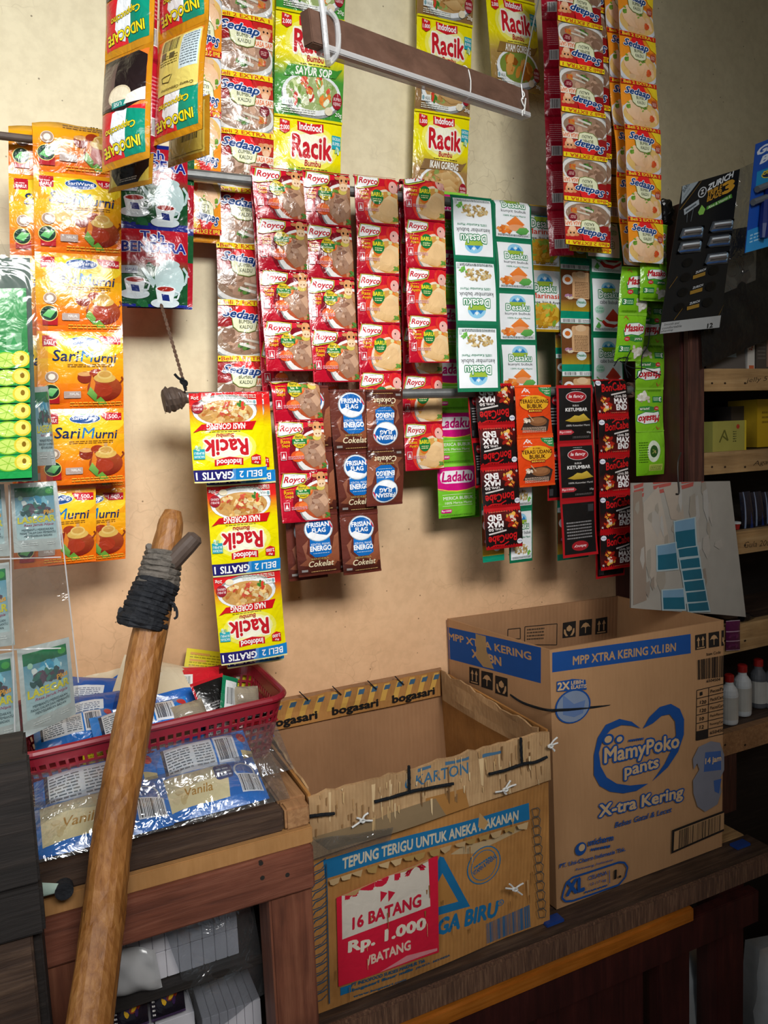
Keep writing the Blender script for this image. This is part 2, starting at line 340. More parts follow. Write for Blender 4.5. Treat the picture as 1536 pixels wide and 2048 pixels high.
    def bake(s):
        if s.baked: return s.baked
        bm = bmesh.new(); cl = bm.verts.layers.float_color.new('c')
        for vs, fs, cols, L, mi in s.items:
            bv = []
            for (x, y), c in zip(vs, cols):
                v = bm.verts.new((x/100.0, y/s.h, L)); v[cl] = c; bv.append(v)
            for f in fs:
                try: fc = bm.faces.new([bv[i] for i in f]); fc.material_index = mi
                except ValueError: pass
        nu, nv = s.nu, s.nv
        def cut(co, no): bmesh.ops.bisect_plane(bm, geom=bm.verts[:]+bm.edges[:]+bm.faces[:], dist=1e-7, plane_co=co, plane_no=no)
        for i in range(1, nu): cut((i/nu, 0, 0), (1, 0, 0))
        for j in range(1, nv): cut((0, j/nv, 0), (0, 1, 0))
        for k in range(1, nu+nv): cut((k/nu, 0, 0), Vector((nu, nv, 0)).normalized())
        bm.verts.index_update()
        V = np.array([v.co[:] for v in bm.verts]); C = np.array([v[cl][:] for v in bm.verts]); Fc = [[v.index for v in f.verts] for f in bm.faces]; Mi = [f.material_index for f in bm.faces]
        # faces must look up (+z)
        for f in Fc:
            a, b, c = V[f[0]], V[f[1]], V[f[2]]
            ar = sum(V[f[i]][0]*V[f[(i+1) % len(f)]][1]-V[f[(i+1) % len(f)]][0]*V[f[i]][1] for i in range(len(f)))
            if ar < 0: f.reverse()
        bm.free(); s.baked = (V, C, Fc, Mi); return s.baked
EPS = 0.00006
def surface(name, parent, d, P, back=None, thick=0.0006, mats=None, backcol=None, flip=False, smooth=True):
    """print design d on the node grid P[j, i] (u to the right, v up); back: node grid of the rear face"""
    V, C, Fc, Mi = d.bake(); nu, nv = d.nu, d.nv
    if flip: P = P[::-1, ::-1]; back = back[::-1, ::-1] if back is not None else None
    du = np.gradient(P, axis=1); dv = np.gradient(P, axis=0); N = np.cross(du, dv); N /= np.maximum(np.linalg.norm(N, axis=2, keepdims=True), 1e-9)
    if back is None: back = P-N*thick
    uu = np.clip(V[:, 0], 0, 1)*nu; vv = np.clip(V[:, 1], 0, 1)*nv
    i = np.minimum(uu.astype(int), nu-1); j = np.minimum(vv.astype(int), nv-1); fu = (uu-i)[:, None]; fv = (vv-j)[:, None]
    def interp(G):
        g00, g10, g01, g11 = G[j, i], G[j, i+1], G[j+1, i], G[j+1, i+1]
        lo = g00+(g10-g00)*fu+(g01-g00)*fv; hi = g11+(g01-g11)*(1-fu)+(g10-g11)*(1-fv)
        return np.where(fu+fv <= 1, lo, hi)
    X = interp(P); Nn = interp(N); Nn /= np.linalg.norm(Nn, axis=1, keepdims=True); X = X+Nn*(V[:, 2:3]*EPS)
    n0 = len(X); B = back.reshape(-1, 3); NB = -N.reshape(-1, 3)
    base = np.array(lin(backcol or d.base)); CB = np.tile(base, (len(B), 1))
    q = nu+1; fs = [tuple(f) for f in Fc]; mi = list(Mi)
    for jj in range(nv):
        for ii in range(nu): a = n0+jj*q+ii; fs.append((a, a+q, a+q+1, a+1)); mi.append(0)
    # rim: front border nodes doubled
    ring = [(0, k) for k in range(nu+1)]+[(k, nu) for k in range(1, nv+1)]+[(nv, k) for k in range(nu-1, -1, -1)]+[(k, 0) for k in range(nv-1, 0, -1)]
    RF = np.array([P[a] for a in ring]); RB = np.array([back[a] for a in ring]); m = len(ring); n1 = n0+len(B)
    for k in range(m): k2 = (k+1) % m; fs.append((n1+k, n1+m+k, n1+m+k2, n1+k2)); mi.append(0)
    ctr = P.reshape(-1, 3).mean(0); RN = RF-ctr; RN /= np.maximum(np.linalg.norm(RN, axis=1, keepdims=True), 1e-9)
    allv = np.concatenate([X, B, RF, RB]); alln = np.concatenate([Nn, NB, RN, RN]); allc = np.concatenate([C, CB, np.tile(base, (2*m, 1))])
    me = bpy.data.meshes.new(name); me.from_pydata(allv.tolist(), [], fs)
    at = me.attributes.new('Col', 'FLOAT_COLOR', 'POINT'); at.data.foreach_set('color', allc.astype(np.float32).ravel())
    if any(mi): me.polygons.foreach_set('material_index', mi)
    if smooth: me.normals_split_custom_set_from_vertices(alln.tolist())
    else: me.shade_flat()
    return obj(name, me, parent, [M[k] for k in (mats or d.mats)])

def crumple(rng, nu, nv, w, h, amp, n=5):
    u = np.linspace(0, 1, nu+1)[None, :]; v = np.linspace(0, 1, nv+1)[:, None]; H = np.zeros((nv+1, nu+1))
    for k in range(n):
        a = rng.uniform(0, math.pi); f = rng.uniform(5, 16)/0.1*0.12; ph = rng.uniform(0, 6.28)
        x = (u*w*math.cos(a)+v*h*math.sin(a))*f*8+ph; H = H+np.sin(x)*rng.uniform(0.3, 1)-0.5*np.abs(np.sin(x*0.7+ph))
    return H*amp/n*1.6
def pillow(nu, nv, p=0.7):
    u = np.linspace(0, 1, nu+1)[None, :]; v = np.linspace(0, 1, nv+1)[:, None]
    a = np.clip(np.minimum(u, 1-u)/0.35, 0, 1); b = np.clip(np.minimum(v, 1-v)/0.35, 0, 1); return (np.sin(a*math.pi/2)*np.sin(b*math.pi/2))**p
def axes(yaw, pit=0, rol=0):
    cy, sy = math.cos(yaw), math.sin(yaw); a = np.array([cy, sy, 0]); n = np.array([sy, -cy, 0]); up = np.array([0, 0, 1.0])
    u2 = up*math.cos(pit)+n*math.sin(pit); a2 = a*math.cos(rol)+u2*math.sin(rol); b2 = -a*math.sin(rol)+u2*math.cos(rol); return a2, b2, np.cross(a2, b2)
def pack(name, parent, d, c, a, b, w, h, bulge=0.006, amp=0.0012, seed=1, flip=False, backb=0.7, wav=0.0, mats=None, backcol=None):
    rng = random.Random(seed); n = np.cross(a, b); u = np.linspace(-0.5, 0.5, d.nu+1)[None, :, None]; v = np.linspace(-0.5, 0.5, d.nv+1)[:, None, None]
    pl = pillow(d.nu, d.nv); H = pl*bulge+crumple(rng, d.nu, d.nv, w, h, amp)*(0.35+0.65*pl)
    base = np.array(c)+a*(u*w)+b*(v*h)
    if wav: base = base+n*(wav*np.sin(u*5+rng.uniform(0, 6))*np.cos(v*4+rng.uniform(0, 6)))
    return surface(name, parent, d, base+n*H[:, :, None], base-n*(pl*bulge*backb+0.0005)[:, :, None], flip=flip, mats=mats, backcol=backcol)
def strip(label, designs, T, B, wpx, Y, n, Yb=None, phase=0.0, flip=False, yaw=0.0, R=0.011, seed=1, group=None, bulge=0.0035, amp=0.0016, cat='sachet strip', name='sachet_strip', mats=None, wig=0.003, wreal=None):
    """n joined sachets hanging from T to B (photo measure on plane Y); the first may be draped over the rod (phase)"""
    rng = random.Random(seed*7+3); Tw = W(T[0], T[1], Y); Bw = W(B[0], B[1], Yb if Yb is not None else Y)
    wl = W(T[0]-wpx/2, T[1], Y); wr = W(T[0]+wpx/2, T[1], Y); w = float(np.linalg.norm(wr-wl))
    w = wreal or w
    a = np.array([math.cos(yaw), math.sin(yaw), 0.0]); dv = Bw-Tw; L = np.linalg.norm(dv); dv = dv/L; nrm = np.cross(a, -dv); nrm /= np.linalg.norm(nrm)
    h = L/(n-phase); root = thing(name, label, cat, Tw, group)
    offs = [0.0]+[rng.uniform(-wig, wig) for _ in range(n)]; lat = [rng.uniform(-0.0012, 0.0012) for _ in range(n+1)]
    for k in range(n):
        d = designs[k % len(designs)]; fl = flip; dd = d
        if isinstance(d, tuple): dd, fl = d
        nu, nv = dd.nu, dd.nv; pl = pillow(nu, nv); H = pl*bulge*rng.uniform(0.8, 1.2)+crumple(rng, nu, nv, w, h, amp)*(0.3+0.7*pl)
        tw = rng.uniform(-0.05, 0.05)
        P = np.zeros((nv+1, nu+1, 3)); Bk = np.zeros_like(P)
        for j in range(nv+1):
            v = j/nv; s = (k-phase)*h+(1-v)*h; t = 1-v; off = offs[k]*(1-t)+offs[k+1]*t+0.0015*math.sin(t*math.pi)*(1 if k % 2 else -0.6); lt = lat[k]*(1-t)+lat[k+1]*t
            if s >= 0: c = Tw+dv*s+nrm*off*min(1, s/0.02); nn = nrm; up = None
            elif s > -math.pi*R: th = -s/R; c = Tw+np.array([0, 0, 1])*R*math.sin(th)-nrm*R*(1-math.cos(th)); nn = nrm*math.cos(th)+np.array([0, 0, 1])*math.sin(th)
            else: c = Tw-nrm*2*R+dv*(-s-math.pi*R); nn = -nrm
            for i in range(nu+1):
                x = (i/nu-0.5)*w; q = c+a*(x+lt)+nn*(x*tw*math.sin(t*math.pi)); P[j, i] = q+nn*(H[j, i]+0.0012); Bk[j, i] = q-nn*(pl[j, i]*bulge*0.6)
        surface('sachet', root, dd, P, Bk, flip=fl, mats=mats)
    return root

# ------------------------------------------------------------------ the printed designs
def sedaap(kind):
    if kind == 'beef':
        d = D(100, '#7b1a1c', '#a8161c'); d.r(0, 0, 100, 52, '#8a6a50', '#9a7a60'); d.r(66, 0, 100, 52, '#c08a5c', '#d29c6c')
        d.plate(48, 26, 56, 32, ['#a07c64', '#b08c74', '#bf9a80', '#8a6a54'], 30, 8, 17, 3, '#dcdcd8', '#957a64')
        d.blobs(22, 38, 24, 16, ['#ab8a74', '#bb9982', '#8a6a56'], 9, 9, 15, 9); d.blobs(45, 16, 14, 9, ['#3f6a2e', '#5c8b3c', '#2f5526'], 10, 3, 7, 4)
        d.blobs(80, 22, 8, 10, ['#c7532c', '#d6893a'], 5, 4, 8, 5); d.ln(38, 22, 66, 14, 5, '#d8d4c8'); d.ln(46, 30, 74, 24, 4, '#cfc7b6')
        d.r(64, 60, 100, 90, '#b93a2a', '#c01d22'); d.e(86, 72, 10, 10, '#e3a678'); d.e(86, 64, 7, 6, '#efc4a0'); d.e(77, 78, 5, 3, '#d9935f'); d.e(95, 79, 4, 3, '#d9935f'); d.e(83, 74, 1.6, 2, '#2a1a14'); d.e(90, 74, 1.6, 2, '#2a1a14')
        d.r(66, 45, 100, 59, '#efe1cf'); d.t('RASA SAPI', 67, 47.5, 32, 9, '#e0651c', bold=0.02)
        d.e(84, 38, 9, 9, '#7c1d2a'); d.tiny(78, 34, 90, 42, 3, '#e3b8b0')
        ban, bt = '#f3d51f', '#c2341d'
    else:
        d = D(100, '#f0952f', '#f59a23'); d.r(0, 0, 100, 45, '#e2b27e', '#efa75a')
        d.plate(52, 24, 58, 34, ['#e9b98a', '#f0c79b', '#d9a06c'], 18, 8, 15, 6, '#d9dde4', '#e8bf72')
        d.p([(6, 40), (20, 56), (46, 50), (60, 30), (50, 12), (28, 14), (12, 26)], '#efc096', 1, '#f6d3ae'); d.p([(40, 34), (60, 42), (78, 30), (74, 14), (56, 10), (44, 20)], '#eab684', 1, '#f4cea4')
        d.blobs(76, 22, 10, 11, ['#e04c2a', '#e8642f'], 6, 4, 8, 7); d.blobs(14, 44, 10, 9, ['#7fa83c', '#5c8d2e'], 6, 4, 7, 8); d.blobs(55, 40, 12, 8, ['#8fb24a', '#5c8d2e'], 5, 3, 6, 9)
        d.e(88, 54, 9, 9, '#b3503c'); d.tiny(82, 50, 94, 58, 3, '#f3d0c0'); d.p([(70, 90), (100, 90), (100, 64), (84, 70)], '#f5d529'); d.t('RASA AYAM', 70, 59, 28, 6, '#ef7a1e', bold=0.02)
        ban, bt = '#d2301f', '#f7de3a'
    d.p([(18, 78), (28, 82), (33, 90), (50, 93), (62, 88), (64, 80), (72, 72), (40, 70)], '#e5252a'); d.p([(22, 74), (70, 68), (66, 46), (54, 42), (36, 44), (26, 52)], '#e9ecc6'); d.path([(22, 74), (26, 52), (36, 44), (54, 42), (66, 46), (70, 68)], 1.5, '#74823c')
    d.tc('BUMBU', 48, 58.5, 24, 6.5, '#3a4328'); d.tc('KALDU', 49, 49, 22, 6.5, '#3a4328')
    d.t('Sedaap', 8, 66, 66, 19, '#17407e', bold=0.035, shear=0.28, rot=-6, out='#f4f6f8', ow=0.05)
    d.r(0, 90, 100, 100, ban); d.t('Beli 2 EXTRA 1', 6, 91.6, 88, 7, bt, bold=0.02); d.e(3, 95, 1.2, 2, '#202020')
    return d
DS = {}
DS['sed_beef'] = sedaap('beef'); DS['sed_chick'] = sedaap('chicken')
def backprint(base, c2, line, hh=100, bars=True, seam='#ffffff', panel=None):
    d = D(hh, base, c2, 8, 8)
    if panel: d.r(10, hh*0.12, 90, hh*0.88, panel)
    d.tiny(16, hh*0.45, 84, hh*0.84, 9, line, 4); d.r(0, 0, 100, 2.5, seam); d.r(0, hh-2.5, 100, hh, seam)
    if bars: d.bar(22, hh*0.16, 78, hh*0.34, 22, '#222222', '#e8e8e4', 7)
    return d
DS['back_red'] = backprint('#a3122c', '#b3152f', '#d8848c', 100, True, '#8c0f24'); DS['back_yellow'] = backprint('#caa41e', '#b08a14', '#6d5a16', 100, True, '#20180c'); DS['back_orange'] = backprint('#e09a2a', '#d98f24', '#8f5a10', 100, True, '#c27a18')
def racik(kind):
    d = D(105 if kind != 'nasi' else 124, '#f0e000', '#f2e60a'); H = d.h; top = H if kind != 'nasi' else H-18
    spec = {'sayur': ('SAYUR SOP', '#3f9136', '#4c9a3c'), 'ikan': ('IKAN GORENG', '#8a6a42', '#a5804e'), 'ayam': ('AYAM GORENG', '#8f7038', '#ab8b4c'), 'nasi': ('NASI GORENG', '#d0161f', '#e22b26')}[kind]
    if kind == 'nasi': d.r(0, 0, 100, 16, spec[1], spec[2]); d.r(0, 16, 100, 46, spec[2], '#f0e000')
    else: d.r(0, 0, 100, 40, spec[1], spec[2]); d.r(0, 40, 100, 62, spec[2], '#f0e000')
    for k, (rx, ry, c) in enumerate(((40, 24, '#f5ee5a'), (34, 19, '#f8f4a8'), (27, 14, '#fbfae0'))): d.e(53, top-30, rx, ry, c)
    d.p([(33, top-14), (33, top-4), (50, top-6), (72, top-4), (72, top-13), (52, top-17)], '#d3202b'); d.t('Indofood', 36, top-13, 33, 7.5, '#ffffff', bold=0.03, out='#d3202b', ow=0.02)
    d.t('Racik', 26, top-41, 58, 22, '#c8202c', bold=0.035, out='#fbf7e6', ow=0.07); d.t('Bumbu', 44, top-49.5, 24, 6, '#b5302c', bold=0.03, shear=0.1); d.tiny(35, top-52.5, 78, top-50.6, 1, '#554422')
    if kind == 'sayur': cols, inn = ['#c9d79a', '#a9c46e', '#e3e9c4', '#d8533a', '#e98a3c', '#7fa348', '#eef0d8', '#c2342c'], '#9fb273'
    elif kind == 'ikan': cols, inn = ['#c99d63', '#b5854a', '#d8b684', '#a3743c', '#8fa356'], '#b8925c'
    elif kind == 'ayam': cols, inn = ['#b06a22', '#c98534', '#9c5a1c', '#d29a4c'], '#7a8f3a'
    else: cols, inn = ['#d3a25c', '#c48a44', '#e3bf80', '#b06a30', '#c9503a', '#e6cf9c'], '#c99a58'
    cy = top-81
    if kind == 'nasi': cy = 26
    if kind == 'ayam': d.blobs(53, cy-2, 42, 22, ['#6f9c34', '#8db848', '#567f28'], 30, 5, 9, 11)
    d.plate(53, cy, 43, 21, cols, 70 if kind != 'ayam' else 16, 3 if kind != 'ayam' else 7, 6 if kind != 'ayam' else 12, 5, '#e9edee', inn)
    if kind in ('ikan', 'sayur', 'nasi'): d.blobs(30, cy-8, 10, 7, ['#d9442f', '#7fa348', '#3f7a2c'], 6, 3, 5, 13)
    if kind == 'ikan':
        for k in range(3): d.p([(36+k*3, cy+10-k*8), (60+k*4, cy+15-k*8), (84, cy+6-k*8), (62, cy+3-k*8)], '#b98f55', 0.6, '#d3b27c')
    d.p([(12, top-66), (86, top-63), (97, top-52), (88, top-55), (18, top-54)], spec[1]); d.t(spec[0], 28, top-63.5, 52, 8, '#f7f7ee', bold=0.03, shear=0.12)
    d.p([(8, top-4), (22, top-6), (22, top-16), (15, top-19), (8, top-16)], '#cf2027'); d.t('Rp', 12, top-9, 6, 3.5, '#ffffff'); d.t('2.000' if kind != 'ikan' else '1.000', 9.2, top-15, 12, 4.5, '#ffffff', bold=0.02)
    d.r(84, top-29, 98, top-15, '#2ba7b5'); d.t('RACIKAN', 85, top-20, 12, 3.4, '#e9f6f6'); d.t('BUMBU', 85, top-25, 12, 3.4, '#e9f6f6'); d.blobs(92, top-30, 7, 4, ['#d6ecdc', '#9fc98e'], 5, 2, 4, 3)
    d.r(10, 10, 26, 17, '#eef2ee'); d.t('HALAL', 16, 11.5, 9, 3.6, '#566', bold=0.01); d.e(13, 13.5, 2, 2.6, '#7fa8b0')
    d.e(90, 20, 7.5, 8, '#9c1f2c'); d.tc('BUMBU', 90, 20.5, 11, 3, '#f0d8d8'); d.tc('KERING', 90, 16, 11, 3, '#f0d8d8'); d.tiny(10, 3, 60, 9, 3, '#e6e8d8'); d.e(78, 9, 6, 4, '#eadfc0'); d.t('20g', 88, 4, 10, 5, '#f4f4e8')
    if kind == 'nasi':
        d.r(0, H-18, 100, H-2, '#28246e'); d.p([(38, H-18), (48, H-18), (52, H-2), (40, H-2)], '#5a9ad8'); d.r(0, H-18, 44, H-2, '#1b86cf')
        d.t('BELI 2', 7, H-14, 32, 9, '#ffffff', bold=0.02); d.t('GRATIS 1', 47, H-14.5, 50, 10, '#ffffff', bold=0.03); d.r(0, H-2, 100, H, '#e8e4a0')
    else: d.r(0, H-2.5, 100, H, '#e8dc10')
    return d
for k in ('sayur', 'ikan', 'ayam', 'nasi'): DS['racik_'+k] = racik(k)
def royco(kind):
    d = D(100, '#b8102a', '#cf1730', nu=10, nv=10)
    if kind == 'beef':
        d.e(74, 38, 50, 50, '#7e0d1e'); d.plate(88, 36, 52, 46, ['#a8734e', '#b8845e', '#935c3c'], 22, 8, 15, 8, '#e8e6e2', '#b5522e')
        d.p([(44, 44), (60, 58), (92, 62), (100, 40), (96, 14), (72, 6), (56, 22)], '#9c7258', 1, '#b88f72'); d.blobs(76, 36, 22, 22, ['#a37d66', '#bd9880', '#8e6652', '#b28a70'], 22, 5, 10, 12); d.p([(78, 44), (90, 52), (100, 36), (90, 26)], '#caa184', 0.6)
        d.e(54, 60, 12, 10, '#e4642c'); d.e(57, 62, 8, 6, '#f08a48'); d.e(83, 66, 9, 6, '#d9c35c'); d.e(40, 30, 14, 11, '#dd5526'); d.e(44, 33, 9, 6, '#ec7c3c'); d.blobs(66, 66, 10, 6, ['#5f8a34', '#86a84a'], 4, 3, 5, 5); d.blobs(96, 10, 8, 8, ['#3f6a2c', '#5d8a3c'], 5, 3, 6, 5)
        d.e(85, 86, 9.5, 12, '#d99a66'); d.e(85, 74, 9, 7.5, '#f0cda6'); d.e(82, 73, 1.4, 1.6, '#8a5a3c'); d.e(88, 73, 1.4, 1.6, '#8a5a3c'); d.e(72, 90, 6, 3.5, '#c4824e'); d.e(97, 91, 5, 3, '#c4824e'); d.e(81, 86, 2, 2.4, '#2b1710'); d.e(91, 86, 2, 2.4, '#2b1710'); d.e(70, 97, 3, 2, '#efe0c8')
        d.t('Rasa', 8, 56, 18, 7, '#f0a81e', bold=0.03); d.t('Sapi', 9, 47, 16, 7.5, '#f0a81e', bold=0.03); d.tiny(8, 64, 28, 67, 1, '#f0a81e')
        d.e(45, 60, 14, 14, '#d9b520'); d.e(45, 60, 12.6, 12.6, '#e0c22c'); d.r(31, 54, 60, 64, '#1f7a3c'); d.tc('Baru!', 45, 66, 15, 4.4, '#1c5c2e', bold=0.02); d.tc('Iga &', 45, 59.5, 16, 4.2, '#eef0c0', bold=0.02); d.tc('Sumsum', 45, 54.8, 22, 4, '#eef0c0', bold=0.02); d.tc('Sapi', 45, 48.8, 13, 4.4, '#1c5c2e', bold=0.02)
    else:
        d.e(70, 34, 52, 44, '#e2402c'); d.plate(78, 32, 50, 40, ['#e0772c', '#eb9a48', '#d9b070', '#c8952f'], 20, 6, 12, 9, '#ecd9c2', '#dba050')
        d.p([(30, 14), (44, 20), (56, 44), (78, 60), (98, 54), (100, 20), (78, 4), (50, 8)], '#e2b67c', 1, '#f1d3a2'); d.e(74, 34, 20, 17, '#ecc48e'); d.e(48, 46, 11, 12, '#e6742a'); d.e(50, 50, 7, 7, '#f29a4e'); d.r(74, 60, 82, 67, '#dfe0a0')
        d.blobs(92, 12, 8, 7, ['#4f8a34', '#76a848'], 5, 3, 6, 5)
        d.e(84, 82, 16, 16, '#d9342a'); d.p([(74, 84), (78, 100), (84, 92), (90, 100), (93, 88), (100, 90), (98, 70), (84, 66)], '#d8202a'); d.e(88, 76, 11, 12, '#eab2a6'); d.e(86, 78, 1.6, 2, '#301418')
        d.t('Rasa', 10, 56, 19, 6.6, '#f0b01e', bold=0.03); d.t('Ayam', 11, 47, 20, 7, '#f0b01e', bold=0.03); d.tiny(9, 64, 30, 67, 1, '#f0b01e')
        d.e(49, 54, 14.5, 15, '#1f7a3a'); d.tc('BARU!', 49, 55, 27, 8, '#f0e02c', bold=0.035); d.tiny(40, 45, 58, 53, 2, '#e6e4a0')
    d.r(6, 24, 17, 40, '#efe6e6'); d.r(6.8, 24.8, 16.2, 39.2, '#c22136'); d.p([(8, 27), (11.5, 37), (15, 27)], '#efe6e6'); d.tiny(20, 25, 52, 32, 3, '#f0b8c0')
    d.p([(2, 74), (8, 98), (30, 97), (56, 94), (55, 84), (50, 76), (34, 72), (10, 68), (2, 70)], '#e8d24a'); d.p([(3, 74), (9, 97), (30, 96), (55, 93), (54, 84), (49, 77), (34, 73.4), (10, 69.6), (3, 71)], '#2e6a34'); d.p([(4.5, 75), (10, 96), (30, 95), (53.5, 92), (52.5, 84.5), (48, 78.4), (34, 74.8), (10, 71.2), (4.5, 72)], '#f6f6f4')
    d.t('Royco', 8, 76, 43, 15, '#c31d30', bold=0.03, shear=0.3, rot=-2); d.tiny(22, 92, 40, 93.6, 1, '#8a6a6a')
    for y in (0, 97.5): d.r(0, y, 100, y+2.5, '#a80e24')
    d.r(0, 0, 2, 100, '#d63a4c')
    return d
DS['royco_beef'] = royco('beef'); DS['royco_chick'] = royco('chicken')
def mountain(d, cx, cy, r):
    d.e(cx, cy, r, r*0.92, '#8fcbe8'); d.p([(cx-r*0.95, cy-r*0.2), (cx-r*0.4, cy+r*0.45), (cx, cy), (cx+r*0.4, cy+r*0.55), (cx+r*0.95, cy-r*0.2), (cx, cy-r*0.4)], '#2a80c4'); d.p([(cx-r*0.2, cy+r*0.3), (cx+r*0.02, cy+r*0.6), (cx+r*0.26, cy+r*0.3), (cx, cy+r*0.2)], '#e8eef2'); d.p(ellipse(cx, cy, r, r*0.92, 12, 0, 180, 360), '#9cb93c')
def desaku(kind):
    hh = {'ketumbar': 158, 'kunyit': 140, 'cabe': 185, 'marinasi': 150}[kind]
    if kind == 'marinasi': d = D(hh, '#b8901c', '#caa02a'); d.r(4, 6, 96, hh-6, '#f0f2f0')
    else: d = D(hh, '#0d6a48', '#0f7550'); d.r(6, hh*0.055, 96, hh*0.945, '#edf1f3')
    k = hh/150.0; top = hh*0.92
    mountain(d, 52, top-20*k, 21); w = 60
    d.t('Desaku', 52-w/2, top-45*k, w, 19*k, '#f6faf6', bold=0.018, out='#15804c', ow=0.075)
    if kind == 'marinasi':
        d.tc('Marinasi', 50, top-60*k, 76, 12*k, '#d8452a', bold=0.02); d.tc('Tempe, Ikan & Ayam', 50, top-74*k, 84, 8*k, '#33363a'); d.e(50, 40, 44, 28, '#d9b23a'); d.blobs(50, 36, 42, 30, ['#d9a12c', '#e6b548', '#c48a1e', '#8fb33c'], 34, 8, 14, 4); d.blobs(50, 60, 36, 8, ['#8db33c', '#a9c94e'], 14, 4, 7, 6); d.tiny(12, 9, 88, 16, 2, '#8a6a20'); return d
    sub = {'ketumbar': ('ketumbar bubuk', '100% Ketumbar Murni', 78, 70), 'kunyit': ('kunyit bubuk', '100% Kunyit Murni', 66, 60), 'cabe': ('cabe bubuk', None, 54, 0)}[kind]
    d.tc(sub[0], 52, top-60*k, sub[2], 10*k, '#3b3f44', bold=0.005)
    if sub[1]: d.tc(sub[1], 54, top-71*k, sub[3]-2, 6*k, '#2f8a66')
    if kind == 'ketumbar': d.blobs(48, 38, 36, 17, ['#c9ad74', '#b89858', '#d9c492', '#a5854a'], 90, 3, 4.6, 5, ); d.blobs(80, 28, 12, 9, ['#5fae3c', '#79c050'], 10, 3, 5, 6)
    elif kind == 'kunyit':
        d.e(56, 40, 27, 15, '#f0e6e0'); d.p([(32, 44), (56, 66), (80, 44), (70, 36), (42, 36)], '#e5742a', 1, '#f08c3c'); d.e(58, 34, 22, 9, '#e8a070'); d.blobs(28, 28, 22, 12, ['#e8822e', '#f09a4a', '#d96c1e'], 12, 5, 9, 5); d.p([(56, 22), (66, 34), (84, 36), (92, 28), (84, 18), (68, 16)], '#4f9a44', 1, '#68b058')
    else:
        d.e(66, 46, 28, 14, '#f2f2f2'); d.p([(40, 50), (64, 82), (90, 50), (78, 42), (52, 42)], '#c9342a', 1, '#d94a36'); d.p([(28, 40), (40, 26), (66, 22), (90, 34), (94, 44), (70, 32), (46, 36), (34, 46)], '#cf2a24'); d.path([(14, 52), (22, 44), (32, 42)], 3, '#5fae4c'); d.p([(12, 24), (20, 40), (28, 28), (22, 18)], '#5fae4c'); d.e(24, 78, 14, 13, '#bfe3d2'); d.tc('Cabe', 24, 80, 18, 6, '#2f9a6c'); d.tiny(14, 70, 34, 78, 2, '#2f9a6c')
    d.tiny(10, hh*0.075, 90, hh*0.12, 3, '#5b6a66'); d.r(88, hh*0.075, 94, hh*0.15, '#c9d3d0')
    return d
for k in ('ketumbar', 'kunyit', 'cabe', 'marinasi'): DS['desaku_'+k] = desaku(k)
def desaku_back():
    d = D(190, '#0f9272', '#12a07c'); d.r(0, 22, 100, 168, '#6e4326', '#7d4a2a'); d.r(0, 22, 100, 60, '#b89a2a', '#8a5a2c'); d.rr(34, 66, 96, 160, 8, '#dcae80'); d.tiny(42, 72, 88, 128, 10, '#5f3d24'); d.e(64, 152, 18, 12, '#e9c49c'); d.e(20, 132, 16, 18, '#f0f0ee'); d.e(20, 132, 9, 9, '#d8702a'); d.blobs(22, 70, 17, 14, ['#e6d8e0', '#a97a9a', '#d9c9b0'], 8, 5, 9, 4); d.e(64, 52, 17, 16, '#dfeeee'); d.tc('Desaku', 64, 50, 30, 9, '#17834f', bold=0.03); d.r(0, 170, 100, 186, '#e9ecec'); d.bar(6, 172, 46, 184, 18, '#333'); d.bar(56, 172, 66, 184, 6, '#444'); d.tiny(70, 173, 92, 184, 3, '#555'); return d
DS['desaku_back'] = desaku_back()
def ladaku():
    d = D(135, '#6fc02c', '#7fce38'); d.r(0, 74, 100, 128, '#d3177c', '#e01c86'); d.e(50, 78, 62, 12, '#d3177c'); d.path([(0, 74), (25, 68), (50, 66), (75, 68), (100, 74)], 2, '#f0e03c')
    d.rr(6, 86, 96, 118, 14, '#f4eef2'); d.t('Ladaku', 10, 91, 82, 24, '#c81672', bold=0.035, shear=0.2, out='#f4eef2', ow=0.03); d.tc('MERICA BUBUK', 52, 45, 80, 8, '#f3f6e8', bold=0.01); d.tc('100% Merica Murni', 52, 34, 72, 6, '#eaf2d8'); d.path([(10, 58), (90, 58)], 1, '#e6f0c8'); d.path([(10, 30), (90, 30)], 1, '#e6f0c8'); d.rr(6, 12, 34, 22, 4, '#d3177c'); d.t('Rp1000', 8, 14, 24, 6, '#fff'); d.tiny(6, 4, 90, 9, 2, '#4a7a20'); d.r(0, 128, 100, 135, '#8fd648'); return d
DS['ladaku'] = ladaku()
